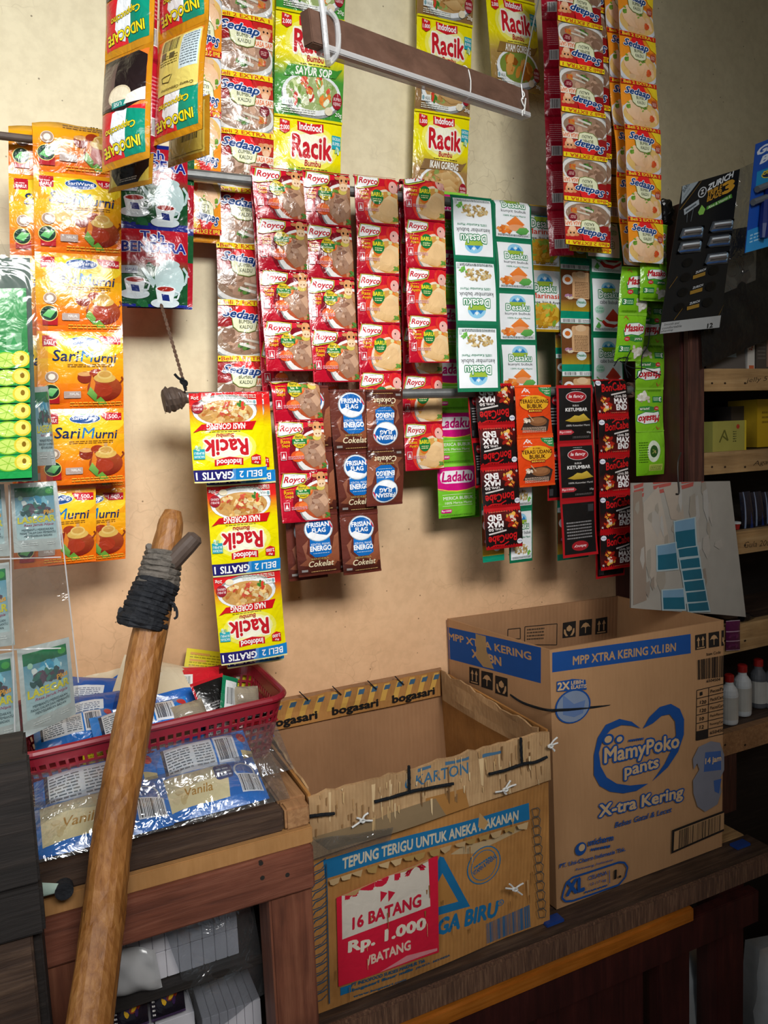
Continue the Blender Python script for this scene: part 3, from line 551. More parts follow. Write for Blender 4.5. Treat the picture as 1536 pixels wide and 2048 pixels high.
def boncabe():
    d = D(106, '#c01018', '#a80f16'); d.r(0, 6, 100, 100, '#1b0d0d', '#151112')
    rng = random.Random(4)
    for x in range(0, 100, 7): d.p([(x, 6), (x+3.5, 6+rng.uniform(4, 12)), (x+7, 6)], '#c01018', 0.3); d.p([(x, 100), (x+3.5, 100-rng.uniform(2, 7)), (x+7, 100)], '#c01018', 0.3)
    d.r(0, 12, 100, 54, '#5e0f12', '#1b0d0d'); d.blobs(28, 36, 22, 24, ['#c93a1a', '#e8862a', '#a81f14', '#e9b24a', '#5a1010'], 30, 3, 9, 4); d.blobs(28, 28, 12, 9, ['#e9dcd2', '#d8bfae'], 9, 3, 6, 8)
    d.t('BonCabe', 18, 66, 76, 20, '#c9181c', bold=0.03, shear=0.15, rot=5); d.path([(40, 88), (55, 96), (76, 95), (88, 100)], 3, '#c9181c'); d.ln(46, 58, 92, 66, 4, '#d8d0cc'); d.e(9, 90, 8, 7, '#e8e8ee'); d.tc('Kobe', 9, 88, 11, 4, '#2a4a9a', bold=0.02)
    d.t('LEVEL', 56, 51, 22, 5, '#f0e8e4', bold=0.03); d.t('50', 80, 51, 12, 7, '#f0e8e4', bold=0.04); d.t('MAX', 54, 34, 40, 14, '#f6f2f0', bold=0.05); d.t('END', 58, 17, 34, 14, '#f6f2f0', bold=0.05); d.tiny(40, 9, 90, 13, 1, '#d06a50'); d.e(6, 14, 3, 3, '#c0b8b4')
    return d
DS['boncabe'] = boncabe()
def terasi():
    d = D(146, '#df3f14', '#f0521c'); d.p([(62, 146), (100, 146), (100, 112), (84, 116), (66, 130)], '#2f8f4a'); d.t('Matang &', 70, 136, 27, 5, '#f0f4e0'); d.t('Tinggal', 72, 128, 24, 5, '#f0f4e0'); d.t('Tabur', 80, 121, 16, 5, '#f0f4e0')
    d.tc('Aji', 26, 126, 18, 9, '#f3efe8', bold=0.03, shear=0.3); d.path([(16, 124), (26, 138), (38, 124)], 2, '#f3efe8'); d.tiny(14, 116, 38, 120, 1, '#f0d8c8')
    d.e(50, 94, 43, 24, '#b8321a'); d.e(50, 95, 41, 23, '#f0b22a'); d.tc('BUMBU', 50, 108, 22, 5, '#7c1f14', bold=0.02); d.tc('TERASI UDANG', 50, 95, 82, 10.5, '#4a1a12', bold=0.03); d.tc('BUBUK', 50, 81, 44, 11, '#4a1a12', bold=0.03); d.rr(30, 68, 72, 78, 4, '#9a1f1a'); d.tc('BERGIZI', 51, 70.5, 36, 5, '#f3d44a', bold=0.02)
    d.p([(10, 20), (24, 54), (74, 58), (92, 46), (84, 14)], '#3d302a'); d.e(58, 42, 26, 13, '#8a5a38'); d.e(58, 45, 20, 9, '#a06c46'); d.blobs(26, 46, 12, 10, ['#ecdccb', '#d9c0a4'], 8, 4, 7, 5); d.ln(30, 62, 44, 44, 3, '#caa27c'); d.tiny(14, 12, 80, 28, 5, '#e8c8b0'); d.r(0, 0, 100, 6, '#e8551c'); d.r(0, 140, 100, 146, '#ee5a22'); return d
DS['terasi'] = terasi()
def lafancy(back=False):
    d = D(158, '#a8161e', '#b81a22'); d.r(5, 8, 95, 150, '#151414', '#1a1919')
    if back:
        d.e(52, 128, 24, 14, '#a8202a'); d.tc('lafancy', 52, 124, 36, 9, '#f0dede', bold=0.02, shear=0.25); d.tiny(16, 60, 88, 112, 6, '#8c8a8a'); d.r(8, 14, 24, 34, '#3a3a3c'); return d
    d.e(52, 126, 29, 15, '#d8d0d0'); d.e(52, 126, 27.5, 13.6, '#a8202a'); d.tc('la fancy', 52, 121, 42, 11, '#f4e4e4', bold=0.025, shear=0.25); d.tiny(40, 145, 66, 147, 1, '#ccc'); d.tc('BUBUK', 50, 100, 18, 4.6, '#e8e4e0', bold=0.01); d.tc('KETUMBAR', 52, 87, 62, 9, '#f0eeea', bold=0.03)
    d.p([(20, 62), (34, 68), (46, 76), (58, 74), (72, 80), (84, 68), (92, 62), (60, 58), (36, 58)], '#b8962a', 1, '#d9bc4a'); d.tc('100% Ketumbar Murni', 56, 46, 66, 5, '#d8d4d0'); d.p([(4, 24), (36, 24), (44, 30), (36, 37), (4, 37)], '#c03a44'); d.t('Rp1000', 6, 27, 30, 7, '#f6dcdc'); d.t('25g', 80, 25, 12, 6, '#d8d4d0'); d.tiny(40, 14, 88, 20, 2, '#77706e'); return d
DS['lafancy'] = lafancy(); DS['lafancy_back'] = lafancy(True)
def frisian():
    d = D(162, '#5e2c22', '#6c3428'); d.r(0, 0, 100, 44, '#3c1a14', '#5a2a20'); d.p([(60, 40), (80, 62), (88, 100), (100, 110), (100, 30), (84, 34)], '#8a4a30', 1, '#a4664a'); d.p([(4, 30), (20, 44), (12, 80), (26, 96), (20, 60), (34, 44), (26, 26)], '#7c4630', 1, '#99604a'); d.blobs(84, 26, 12, 14, ['#7a4028', '#8f5236', '#5c2c1c'], 7, 5, 10, 4)
    d.p([(30, 104), (76, 104), (80, 56), (66, 48), (40, 48), (28, 60)], '#1467b4', 1, '#1a74c4'); d.e(52, 122, 34, 33, '#a8b4bc'); d.e(52, 122, 32, 31, '#eef2f4'); d.e(52, 124, 29, 27, '#1862ae'); d.p([(22, 110), (34, 116), (52, 108), (70, 104), (80, 110), (78, 102), (60, 94), (40, 96), (26, 102)], '#f2f4f6'); d.ln(76, 140, 84, 122, 3, '#d4283c')
    d.tc('FRISIAN', 52, 127, 50, 12, '#f4f6f8', bold=0.035); d.tc('FLAG', 52, 113, 32, 11, '#f4f6f8', bold=0.035); d.tc('KENTAL MANIS', 54, 79, 44, 6, '#d8e8f4', bold=0.01); d.tc('ENERGO', 54, 65, 50, 12.5, '#f4f8fc', bold=0.045); d.tiny(36, 58, 74, 61, 1, '#c8dcec')
    d.tc('BENDERA', 52, 42, 42, 4.6, '#b89a5a'); d.t('Cokelat', 24, 24, 60, 15, '#e3d2ae', bold=0.02, shear=0.2); d.r(8, 12, 22, 18, '#8a8480'); d.tiny(30, 10, 90, 14, 1, '#c09a60'); d.r(0, 0, 100, 6, '#5c2a20'); d.r(0, 156, 100, 162, '#64302a'); return d
DS['frisian'] = frisian()
def masako():
    d = D(160, '#78b81e', '#86c828'); d.p([(16, 104), (30, 128), (70, 132), (98, 120), (96, 96), (70, 84), (40, 86), (20, 80)], '#2c8a3e'); d.p([(18, 106), (31, 126), (70, 130), (95, 119), (93, 98), (70, 87), (42, 90), (22, 86)], '#f2f4f0'); d.t('Masako', 20, 98, 72, 24, '#bf2430', bold=0.045, shear=0.3, rot=4); d.p([(34, 70), (40, 84), (78, 84), (92, 78), (88, 66), (60, 64)], '#3a8a3c'); d.t('JAMUR', 56, 69, 32, 9, '#f0e4e4', bold=0.03); d.e(30, 74, 9, 8, '#c82a30'); d.tiny(24, 72, 36, 78, 2, '#f4d8d8'); d.blobs(72, 34, 28, 22, ['#e8e4d8', '#d3cbb8', '#f2eee4', '#a89884'], 22, 7, 13, 6); d.r(8, 30, 44, 52, '#24803a'); d.t('3', 12, 33, 8, 15, '#f0f4ec', bold=0.03); d.tiny(22, 34, 42, 48, 3, '#d8ecd4'); d.path([(18, 144), (24, 152), (32, 140)], 2.5, '#c05a3a'); d.tiny(10, 6, 60, 14, 2, '#4a7a14'); d.r(0, 0, 100, 5, '#90cc3a'); d.r(0, 155, 100, 160, '#90cc3a'); return d
DS['masako'] = masako()
def masako_back():
    d = D(120, '#74b41c', '#84c42a'); d.e(56, 66, 24, 30, '#dfe8d0'); d.e(56, 66, 15, 17, '#2f5a24'); d.blobs(56, 66, 10, 10, ['#c9b27a', '#8fa84a'], 5, 3, 5, 5); d.tiny(8, 36, 36, 96, 9, '#3c6a10'); d.r(40, 12, 90, 30, '#b8c85a'); d.tiny(44, 14, 86, 28, 4, '#4a5a20'); return d
DS['masako_back'] = masako_back()
def sarimurni():
    d = D(92, '#e2580e', '#f3b71c', nu=10, nv=10); d.r(0, 30, 100, 60, '#ee8f14', '#f0b41c'); d.e(54, 74, 46, 16, '#f6d02a'); d.r(0, 0, 100, 7, '#e86a10', '#ea7a14'); d.r(0, 87, 100, 92, '#f0a01a')
    d.rr(6, 74, 22, 87, 1, '#b3182a'); d.t('BARU!', 8, 76, 12, 4, '#fff', bold=0.02); d.tiny(8, 81, 20, 84, 1, '#f0c0c0'); d.e(53, 79.5, 18.5, 6, '#e6ecf4'); d.e(53, 79.5, 17.8, 5.4, '#174f96'); d.tc('SariWangi', 53, 77.3, 30, 5, '#f4f6fa', bold=0.02); d.p([(44, 85), (53, 86.5), (58, 84)], '#4f9a3a')
    d.p([(70, 87), (97, 86), (97, 77), (78, 77), (73, 81)], '#c8152a'); d.t('1.500,-', 77, 78.5, 19, 5.5, '#fbeff0', bold=0.02); d.t('Rp', 73.5, 81, 3, 2.4, '#fbeff0')
    d.t('Sari', 17, 57, 30, 13, '#172a5c', bold=0.012, shear=0.12, rot=-2); d.t('M', 49, 56, 15, 13, '#1a7cc4', bold=0.0, shear=0.12, rot=-2); d.t('urni', 65, 55.5, 26, 10, '#172a5c', bold=0.012, shear=0.12, rot=-2); d.tiny(34, 49.5, 86, 54, 2, '#8a5a18')
    d.e(54, 37, 9, 7, '#8a2a14'); d.e(54, 41, 8.6, 2.6, '#d8a060'); d.e(67, 42, 8, 5, '#a23818'); d.e(77, 24, 20.5, 15, '#7c1a14', c2='#b0542c', rot=0); d.e(74, 22, 12, 8, '#a83a22'); d.e(77, 36, 13, 5.5, '#d8b05a'); d.e(77, 40, 9, 5.5, '#e0c070'); d.e(77, 40.5, 7, 3.6, '#c99a4a'); d.e(77, 47, 2.2, 2.2, '#c89a60'); d.path([(95, 30), (99, 35), (97, 38)], 2, '#8a3a1c'); d.p([(62, 40), (66, 30), (64, 20), (59, 24)], '#e0802a')
    d.p([(56, 18), (60, 26), (68, 16), (66, 8)], '#4a8a34', 1, '#8ab85a'); d.p([(66, 10), (72, 14), (80, 6), (70, 5)], '#6aa23c'); d.e(16, 38, 7.5, 6.6, '#d9c9b8'); d.e(16, 38, 6.6, 5.8, '#a58a78'); d.e(16, 38, 4, 3.6, '#efe2d0'); d.r(7, 7, 24, 20, '#b01a24'); d.e(14.5, 20.5, 10, 9, '#e8d070'); d.e(14.5, 20.5, 9.2, 8.2, '#1c3a2c'); d.p([(7, 18), (14, 25), (23, 24), (16, 15)], '#4fae5a', 1, '#8fd08a'); d.rr(29, 13, 49, 21, 1, '#b8a49a'); d.t('HALAL', 36, 16.5, 11, 3, '#f4f0ec', bold=0.01); d.tiny(36, 4, 98, 10, 2, '#f0b03a')
    return d
DS['sarimurni'] = sarimurni()
def bendera():
    d = D(118, '#17502c', '#1d6236', nu=10, nv=10); d.r(0, 66, 100, 112, '#b9182c', '#cc1c30'); d.r(0, 52, 100, 68, '#1d6236', '#b9182c'); d.r(0, 0, 100, 4, '#1c2a8a'); d.r(0, 112, 100, 118, '#1c2a8a'); d.blobs(50, 30, 60, 34, ['#205f36', '#256b3d', '#184d2b'], 30, 8, 16, 3)
    d.t('Teh', 30, 95, 34, 14, '#1d2f9c', bold=0.02, out='#f0f0fa', ow=0.05); d.t('BENDERA', 4, 79, 92, 14, '#1d2f9c', bold=0.03, out='#f0f0fa', ow=0.045); d.tc('5', 45, 71.5, 7, 7, '#fbf4f4'); d.tc('KANTONG', 45, 67, 20, 3, '#fbf4f4')
    d.e(72, 40, 22, 26, '#b4d2d2', c2='#d6ecec'); d.e(72, 62, 15, 6, '#c4dede'); d.e(72, 66, 4, 4, '#cfe6e6'); d.p([(52, 36), (34, 56), (30, 54), (48, 26)], '#c4dede'); d.path([(92, 58), (99, 50), (96, 36), (90, 32)], 4, '#c4dede')
    for cx, cy in ((22, 30), (66, 18)):
        d.e(cx, cy-12, 21, 7, '#d9e6ea'); d.p([(cx-15, cy+8), (cx+15, cy+8), (cx+11, cy-11), (cx-11, cy-11)], '#e6f0f2'); d.e(cx, cy+8, 15, 4.6, '#eef4f6'); d.e(cx, cy+8, 12.5, 3.4, '#a8261c'); d.path([(cx+14, cy+5), (cx+21, cy+3), (cx+18, cy-6), (cx+12, cy-6)], 2.4, '#dbe8ec'); d.p([(cx-6, cy+1), (cx+5, cy+0), (cx+7, cy-9), (cx-4, cy-8)], '#1d2f7c')
    d.rr(2, 47, 26, 58, 2, '#b8c4d0'); d.t('HALAL', 9, 50.5, 15, 4, '#4a4a7a'); return d
DS['bendera'] = bendera()
def bendera_back():
    d = D(118, '#c01c30', '#c01c30'); d.r(0, 70, 100, 112, '#1d6236'); d.r(0, 0, 100, 4, '#1c2a8a'); d.r(0, 112, 100, 118, '#1c2a8a')
    for y in (24, 38, 52): d.blobs(88, y, 8, 6, ['#f0e4e4'], 4, 2, 4, int(y))
    return d
DS['bendera_back'] = bendera_back()
def indocafe(back=False):
    d = D(178, '#b87812', '#c98a1a'); d.r(6, 8, 94, 168, '#e8742c', '#f08a3c')
    d.r(6, 96, 94, 168, '#d3222c', '#d92a30'); d.p([(6, 104), (46, 96), (46, 168), (6, 168)], '#0d8a70'); d.p([(34, 92), (64, 100), (72, 140), (60, 160), (40, 150)], '#eef2f6'); d.p([(46, 150), (52, 164), (62, 160), (58, 140)], '#d6dee6')
    d.t('INDOCAFE', 14, 142, 74, 15, '#f4e026', bold=0.03, out='#1c140c', ow=0.04, rot=4, ); d.t('Cappuccino', 20, 116, 60, 13, '#f0d82a', bold=0.02, shear=0.2, out='#3a3014', ow=0.03, rot=4)
    if back:
        d.rr(6, 10, 82, 108, 4, '#d8c86a'); d.r(8, 14, 40, 74, '#c0d2d8'); d.tiny(10, 16, 38, 72, 12, '#5c6a70'); d.tiny(44, 44, 78, 62, 4, '#6a5a1c'); d.bar(46, 14, 78, 36, 18, '#333024'); d.r(50, 40, 60, 50, '#5a5230'); d.r(66, 38, 76, 48, '#5a5230'); d.path([(52, 78), (58, 90), (70, 88), (72, 80), (54, 78)], 1.2, '#3c3414'); d.t('Creamy Cappuccino', 12, 98, 60, 6, '#3c2c10', shear=0.2)
    else:
        d.p([(6, 20), (24, 8), (94, 8), (94, 92), (40, 100), (6, 88)], '#1d1516', 1, '#2a1d1e'); d.r(60, 20, 90, 90, '#5a4640', '#7a6258'); d.e(50, 76, 22, 16, '#d8c8a8'); d.e(50, 76, 19, 13, '#e9dcc0'); d.r(36, 84, 64, 94, '#2a8a80'); d.t('USE', 44, 86, 16, 6, '#e8f0f0'); d.p([(6, 70), (34, 78), (40, 92), (6, 90)], '#e9e2d8')
    return d
DS['indocafe'] = indocafe(); DS['indocafe_back'] = indocafe(True)
def indobot():
    d = D(60, '#b07a1c', '#b8841e'); d.r(6, 8, 94, 56, '#c8b04a'); d.p([(6, 56), (6, 34), (24, 8), (72, 8), (94, 34), (94, 56)], '#161214'); d.tiny(30, 14, 70, 22, 2, '#b0a898'); return d
DS['indo_dark'] = indobot()
def goldback():
    d = D(110, '#a8761a', '#b07e1e'); d.r(8, 8, 92, 102, '#bfa648', '#c9b258'); d.bar(40, 34, 80, 60, 18, '#333024'); d.tiny(14, 66, 84, 96, 7, '#6a5a1c'); d.path([(12, 12), (12, 98), (88, 98), (88, 12), (12, 12)], 1, '#6a5a1c'); return d
DS['gold_back'] = goldback()
def lasegar(sh=0):
    d = D(148, '#b9c4c6', '#c6d0d2', nu=8, nv=10); d.r(8, 26, 92, 136, '#b9d3d8', '#3a8fb0'); d.r(8, 118, 92, 138, '#0f6a4a', '#17804f'); d.blobs(50, 106, 42, 14, ['#7fc4dc', '#c9e6ee', '#3f9cc4', '#e8f4f6'], 16, 6, 13, 3+sh); d.blobs(50, 90, 40, 16, ['#2f5a5c', '#3f7a70', '#5a4a5c', '#274a54'], 22, 6, 12, 4+sh); d.e(20, 116, 5, 5, '#9fd0b8'); d.e(82, 128, 8, 6, '#3fa04a')
    d.t('LASEGAR', 12, 62, 78, 13, '#d9d23a', bold=0.04, shear=0.05, rot=1); d.t('Plus', 68, 78, 22, 9, '#e8a83a', bold=0.03, shear=0.2, rot=12); d.t('Rasa Jeruk Nipis', 24, 54, 62, 6, '#a84a70', shear=0.2); d.tc('MEMBANTU MEREDAKAN', 52, 45, 66, 4.6, '#3a5a64'); d.tc('PANAS DALAM DAN MEMBANTU', 52, 38.5, 74, 4.6, '#3a5a64'); d.tc('MENYEGARKAN BADAN', 52, 32, 58, 4.6, '#3a5a64'); d.tiny(18, 14, 50, 22, 2, '#dfe6e8'); d.tiny(70, 14, 86, 22, 2, '#dfe6e8'); return d
DS['lasegar'] = lasegar()
def citrus():
    d = D(420, '#1f9a4a', '#2aa854', nu=8, nv=16); d.r(0, 320, 100, 420, '#27a552', '#35b862'); d.p([(0, 420), (30, 400), (36, 300), (20, 250), (0, 250)], '#2a78c0', 1, '#1d8fd0'); d.tc('FRESH', 70, 396, 44, 10, '#8fd8a8'); d.r(58, 285, 88, 322, '#7fce96'); d.p([(66, 296), (73, 314), (80, 296)], '#35b862')
    for k in range(7):
        y = 16+k*38; d.r(0, y, 100, y+34, '#1f8f3e', '#34b45c'); d.blobs(14, y+16, 16, 14, ['#e8862a', '#f0a03c'], 3, 8, 13, k); d.e(56, y+18, 24, 18, '#7fb82c'); d.e(56, y+18, 21, 15.5, '#c2dc6a')
        for q in range(6): t = math.radians(60*q+15); d.ln(56, y+18, 56+19*math.cos(t), y+18+14*math.sin(t), 1.4, '#8fc03a')
        d.e(84, y+20, 17, 18, '#d8c83a'); d.e(84, y+20, 13, 14, '#e9dc6a'); d.e(86, y+22, 4, 6, '#8a6a1c')
    return d
DS['citrus'] = citrus()
def milk(kind=0):
    d = D(50, '#1673cf', '#1f86de', nu=12, nv=7)
    if kind == 0: d.r(6, 7, 94, 44, '#e9d9a6', '#f1e4bc'); d.p([(62, 7), (94, 7), (94, 44), (70, 44), (66, 26)], '#1a6cc2'); d.rr(54, 24, 72, 42, 4, '#12407e'); d.tiny(56, 27, 70, 38, 3, '#c8d4e4'); d.e(84, 30, 11, 11, '#e8eef2'); d.e(84, 30, 9, 9, '#1a6cc2'); d.t('Vanila', 22, 16, 26, 9, '#b8862e', shear=0.3); d.bar(76, 9, 96, 26, 16, '#2a2c30', '#eef0f4'); d.blobs(16, 18, 10, 8, ['#dcc48c', '#e9d6a8'], 8, 3, 6, 3)
    else: d.r(8, 9, 60, 42, '#dfe4ea'); d.tiny(12, 12, 36, 38, 8, '#5c6670', 3); d.tiny(40, 12, 58, 38, 8, '#6c7680', 5); d.r(8, 9, 11, 42, '#22324e'); d.r(62, 9, 84, 42, '#e4e8f0'); d.bar(64, 12, 82, 38, 16, '#2a3040', None, 5); d.e(93, 38, 5, 6, '#c8343c'); d.r(88, 4, 100, 22, '#d9c58e')
    return d
DS['milk'] = milk(0); DS['milk_back'] = milk(1)
def simple(base, base2, deco, hh=70):
    d = D(hh, base, base2, 8, 6); deco(d); return d
DS['cream_pack'] = simple('#d9c6a4', '#e6d8bc', lambda d: (d.r(0, 0, 100, 12, '#2a62b8'), d.p([(40, 12), (100, 12), (100, 40), (70, 30)], '#2c6cc4'), d.blobs(30, 45, 20, 14, ['#e9dcc0', '#c9b084'], 12, 5, 10, 3)))
DS['blue_pack'] = simple('#1a4c9c', '#2260b8', lambda d: (d.r(10, 14, 46, 40, '#dfe3e8'), d.tiny(14, 18, 42, 36, 5, '#66708a'), d.p([(54, 10), (92, 20), (88, 56), (60, 50)], '#153c80')))
DS['red_pack'] = simple('#c01a28', '#d0202e', lambda d: (d.r(12, 10, 50, 40, '#e6e4e0'), d.bar(15, 14, 47, 36, 14, '#2c4a3c')), 60)
DS['black_pack'] = simple('#b01a24', '#b01a24', lambda d: (d.r(6, 6, 94, 64, '#191818'), d.tiny(14, 12, 60, 30, 4, '#8c8888'), d.t('8 g', 70, 14, 14, 10, '#d8d4d0')))
DS['green_pack'] = simple('#0f6a48', '#12764f', lambda d: (d.r(20, 10, 92, 62, '#d8dcdc'), d.bar(28, 20, 80, 50, 14, '#3c3c3c')))
DS['yellow_card'] = simple('#d8c81a', '#e2d222', lambda d: (d.tiny(6, 8, 60, 60, 11, '#9a8c10'), d.r(6, 56, 34, 60, '#d8a048'), d.r(6, 44, 30, 48, '#d8a048'), d.r(6, 32, 34, 36, '#d8a048'), d.e(76, 46, 9, 5, '#efe8d0'), d.e(76, 26, 9, 5, '#efe8d0'), d.tiny(66, 8, 96, 18, 3, '#9a8c10')), 66)
DS['beige_wrap'] = simple('#8f8472', '#a0947f', lambda d: (d.tiny(10, 10, 80, 40, 5, '#8a8070'), d.r(0, 0, 100, 6, '#9a907c')))

# ------------------------------------------------------------------ the room
def struct(name, lo, hi, mat):
    o = box(name, None, lo, hi, mat, 0); recenter(o); o['kind'] = 'structure'; return o
struct('floor', (-2.0, -3.2, -0.1), (2.3, 0.0, 0.0), M['floor'])
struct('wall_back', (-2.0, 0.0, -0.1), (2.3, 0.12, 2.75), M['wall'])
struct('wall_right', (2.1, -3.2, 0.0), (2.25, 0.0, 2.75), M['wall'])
struct('blocker_wall', (0.45, -3.3, 0.0), (2.25, -3.2, 2.75), M['wall'])  # unseen wall added behind the camera to keep sky light off the right
struct('ceiling', (-2.0, -3.2, 2.75), (2.3, 0.12, 2.85), M['ceiling'])

# ------------------------------------------------------------------ hanging rods
YU, YL = -0.100, -0.150                             # front faces of the two rods' strips
def rod(label, a, b, r, part='pipe', mt='pipe'):
    t = thing('hanging_rod', label, 'rod', a)
    tube(part, t, [a, b], r, M[mt], 16); return t
RU = 0.0085
ua = W(240, 330, YU); ub = W(1290, 440, YU); ua[2] = ub[2] = W(390, 345, YU)[2]
rod('upper grey metal pipe carrying red stock sachets along the wall', ua+np.array([0, 0.011, 0]), ub+np.array([0, 0.011, 0]), RU)
la = W(345, 790, YL); lb = W(1275, 768, YL); la[2] = lb[2] = W(860, 785, YL)[2]-0.001
t = rod('lower grey metal pipe carrying brown milk and black chilli sachets', la+np.array([0, 0.011, 0]), lb+np.array([0, 0.011, 0]), RU)
tube('wooden_plug', t, catmull([la+np.array([-0.012, 0.011, -0.004]), la+np.array([0.006, 0.011, -0.002]), la+np.array([0.022, 0.011, 0.001])]), [0.017, 0.019, 0.020, 0.018, 0.017, 0.018, 0.017, 0.016, 0.017, 0.014, 0.012, 0.010, 0.010][:13], M['peg'], 12, 0.12, 3)
e = lb+np.array([0, 0.011, 0])
tubes('twine_knot', t, [catmull([e+np.array([math.sin(q*1.1+k)*0.012*(0.5+0.5*math.sin(k)), math.cos(q*1.3+k)*0.013, math.sin(q+k*2)*0.013]) for q in range(7)]) for k in range(5)], 0.0035, M['twine'], 6)
# string from the tea sachets down to the lower rod, with a dark tie
t = thing('hanging_string', 'brown twisted string tied from red tea sachets to the lower pipe', 'string', W(325, 612, -0.12))
tubes('cord', t, [[W(322+50*q+2*math.sin(q*60+f), 608+172*q, -0.118-0.028*q) for q in np.linspace(0, 1, 70)] for f in (0, 3.14)], 0.0014, M['twine'], 6)
tubes('dark_tie', t, [catmull([W(349, 748, -0.15), W(358, 757, -0.152), W(372, 763, -0.153), W(372, 770, -0.152), W(362, 764, -0.151), W(366, 756, -0.151)]), catmull([W(366, 758, -0.15), W(368, 770, -0.153), W(372, 782, -0.153)])], 0.0022, M['black_cord'], 6)

# ------------------------------------------------------------------ strips hung against the wall above
G1 = 'seasoning strips hanging from above'
B, C_ = DS['sed_beef'], DS['sed_chick']
strip('tall strip of brown and red broth sachets with yellow bands, behind left end of pipe', [B], (487, -87), (492, 822), 112, -0.045, 8, group=G1, seed=1, Yb=-0.05)
strip('upside-down orange broth strip just left of the tall brown broth strip', [C_], (410, -130), (408, 470), 66, -0.06, 5, flip=True, group=G1, seed=2)
strip('orange strip end showing a barcode, under the upside-down orange broth strip', [DS['back_orange']], (408, 365), (408, 486), 64, -0.05, 1, group=G1, seed=3)
strip('yellow and green vegetable soup seasoning strip beside the tall brown broth strip', [DS['racik_sayur']], (628, -185), (614, 442), 132, -0.035, 3, group=G1, seed=4, bulge=0.005)
strip('yellow seasoning strip peeping out behind the vegetable soup seasoning strip', [DS['racik_sayur']], (615, -230), (606, 428), 130, -0.018, 3, group=G1, seed=5)
strip('yellow and brown fish seasoning strip hanging alone in the middle of the wall', [DS['racik_ikan']], (897, -150), (880, 412), 108, -0.035, 3, group=G1, seed=6, bulge=0.005)
strip('yellow strip mostly hidden behind the fish seasoning strip', [DS['racik_ayam']], (892, -120), (884, 62), 104, -0.02, 1, group=G1, seed=7)
strip('yellow chicken seasoning strip with a single tilted packet above the beam end', [DS['racik_ayam']], (1013, -195), (1031, 182), 96, -0.055, 2, group=G1, seed=8, bulge=0.006)
strip('narrow strip turned to show its plain crimson back, left of upside-down beef strip', [DS['back_red']], (1106, -60), (1122, 512), 40, -0.150, 6, group=G1, seed=9, yaw=-0.4)
strip('long upside-down beef broth strip with yellow bands, right of the beam', [B], (1158, -40), (1174, 492), 88, -0.21, 6, flip=True, group=G1, seed=10)
strip('beef broth strip peeking out at the right edge of the upside-down beef strip', [B], (1170, -82), (1180, 505), 84, -0.185, 6, flip=True, group=G1, seed=11)
strip('strip showing dark yellow backs between the beef and chicken broth strips', [DS['back_yellow']], (1222, -40), (1232, 448), 48, -0.155, 5, group=G1, seed=12)
strip('inner of the two long orange chicken broth strips at right', [C_], (1238, -35), (1280, 532), 66, -0.19, 6, group=G1, seed=13)
strip('outermost long orange chicken broth strip, nearest to the razor card', [C_], (1270, -25), (1292, 526), 70, -0.215, 6, group=G1, seed=14)

# ------------------------------------------------------------------ strips draped over the upper rod
G2 = 'sachet strips on the upper pipe'
RB, RC = DS['royco_beef'], DS['royco_chick']
strip('red and green strip of tea bag packets with a white teapot, under the coffee packets', [DS['bendera']], (308, 290), (308, 615), 136, -0.105, 2, group=G2, seed=20, bulge=0.006)
strip('tea strip turned to its red and green back, behind the teapot packets', [DS['bendera_back']], (325, 300), (320, 618), 130, -0.085, 2, group=G2, seed=21)
strip('red beef stock strip, leftmost of the red strips on the upper pipe', [RB], (555, 350), (584, 742), 100, YU, 4, group=G2, seed=22, phase=0.12, Yb=-0.118)
strip('red beef stock strip, second from left on the upper pipe', [RB], (652, 356), (672, 764), 93, YU, 4, group=G2, seed=23, phase=0.10, Yb=-0.116)
strip('red strip peeping out behind the leftmost red beef stock strip', [RB], (548, 345), (572, 790), 96, -0.071, 4, group=G2, seed=24)
strip('red strip peeping out behind the second red beef stock strip', [RB], (640, 348), (672, 800), 90, -0.068, 4, group=G2, seed=25)
strip('red chicken stock strip, third of the red strips from the left', [RC], (752, 366), (762, 840), 84, YU, 5, group=G2, seed=26, phase=0.16, Yb=-0.11)
strip('red chicken stock strip, rightmost of the red strips on the upper pipe', [RC], (848, 374), (856, 726), 80, YU-0.004, 4, group=G2, seed=27, phase=0.3, Yb=-0.125)
strip('longer red chicken stock strip reaching below the lower pipe, beside the brown sachets', [RC], (838, 364), (848, 940), 78, -0.068, 6, group=G2, seed=28, Yb=-0.092)
strip('sliver of a red strip between the two red chicken stock strips', [RC], (800, 366), (808, 780), 60, -0.053, 4, group=G2, seed=29)
strip('pink and green white-pepper strip hanging below the lower pipe', [DS['ladaku']], (893, 384), (914, 1034), 74, -0.050, 6, group=G2, seed=30, Yb=-0.078)
strip('pink and green white-pepper strip shifted right, behind the other pepper strip', [DS['ladaku']], (905, 386), (930, 1036), 60, -0.032, 6, group=G2, seed=31, Yb=-0.055)
strip('green framed white coriander strip, hanging upside-down', [DS['desaku_ketumbar']], (945, 402), (958, 784), 82, YU-0.002, 3, flip=True, group=G2, seed=32, phase=0.08, Yb=-0.172, mats=['paper'], bulge=0.002, amp=0.0006, wig=0.002)
strip('green framed white turmeric strip beside the upside-down coriander strip', [DS['desaku_kunyit']], (1024, 414), (1037, 786), 76, YU, 4, group=G2, seed=33, phase=0.35, Yb=-0.118, mats=['paper'], bulge=0.002, amp=0.0006, wig=0.002)
strip('golden marinade strip partly hidden behind the turmeric strip', [DS['desaku_marinasi']], (1080, 420), (1088, 664), 74, -0.085, 2, group=G2, seed=34, phase=0.1)
strip('teal strip showing brown printed backs, under the upside-down beef strip', [DS['desaku_back']], (1148, 420), (1154, 845), 62, -0.095, 4, group=G2, seed=35, bulge=0.002)
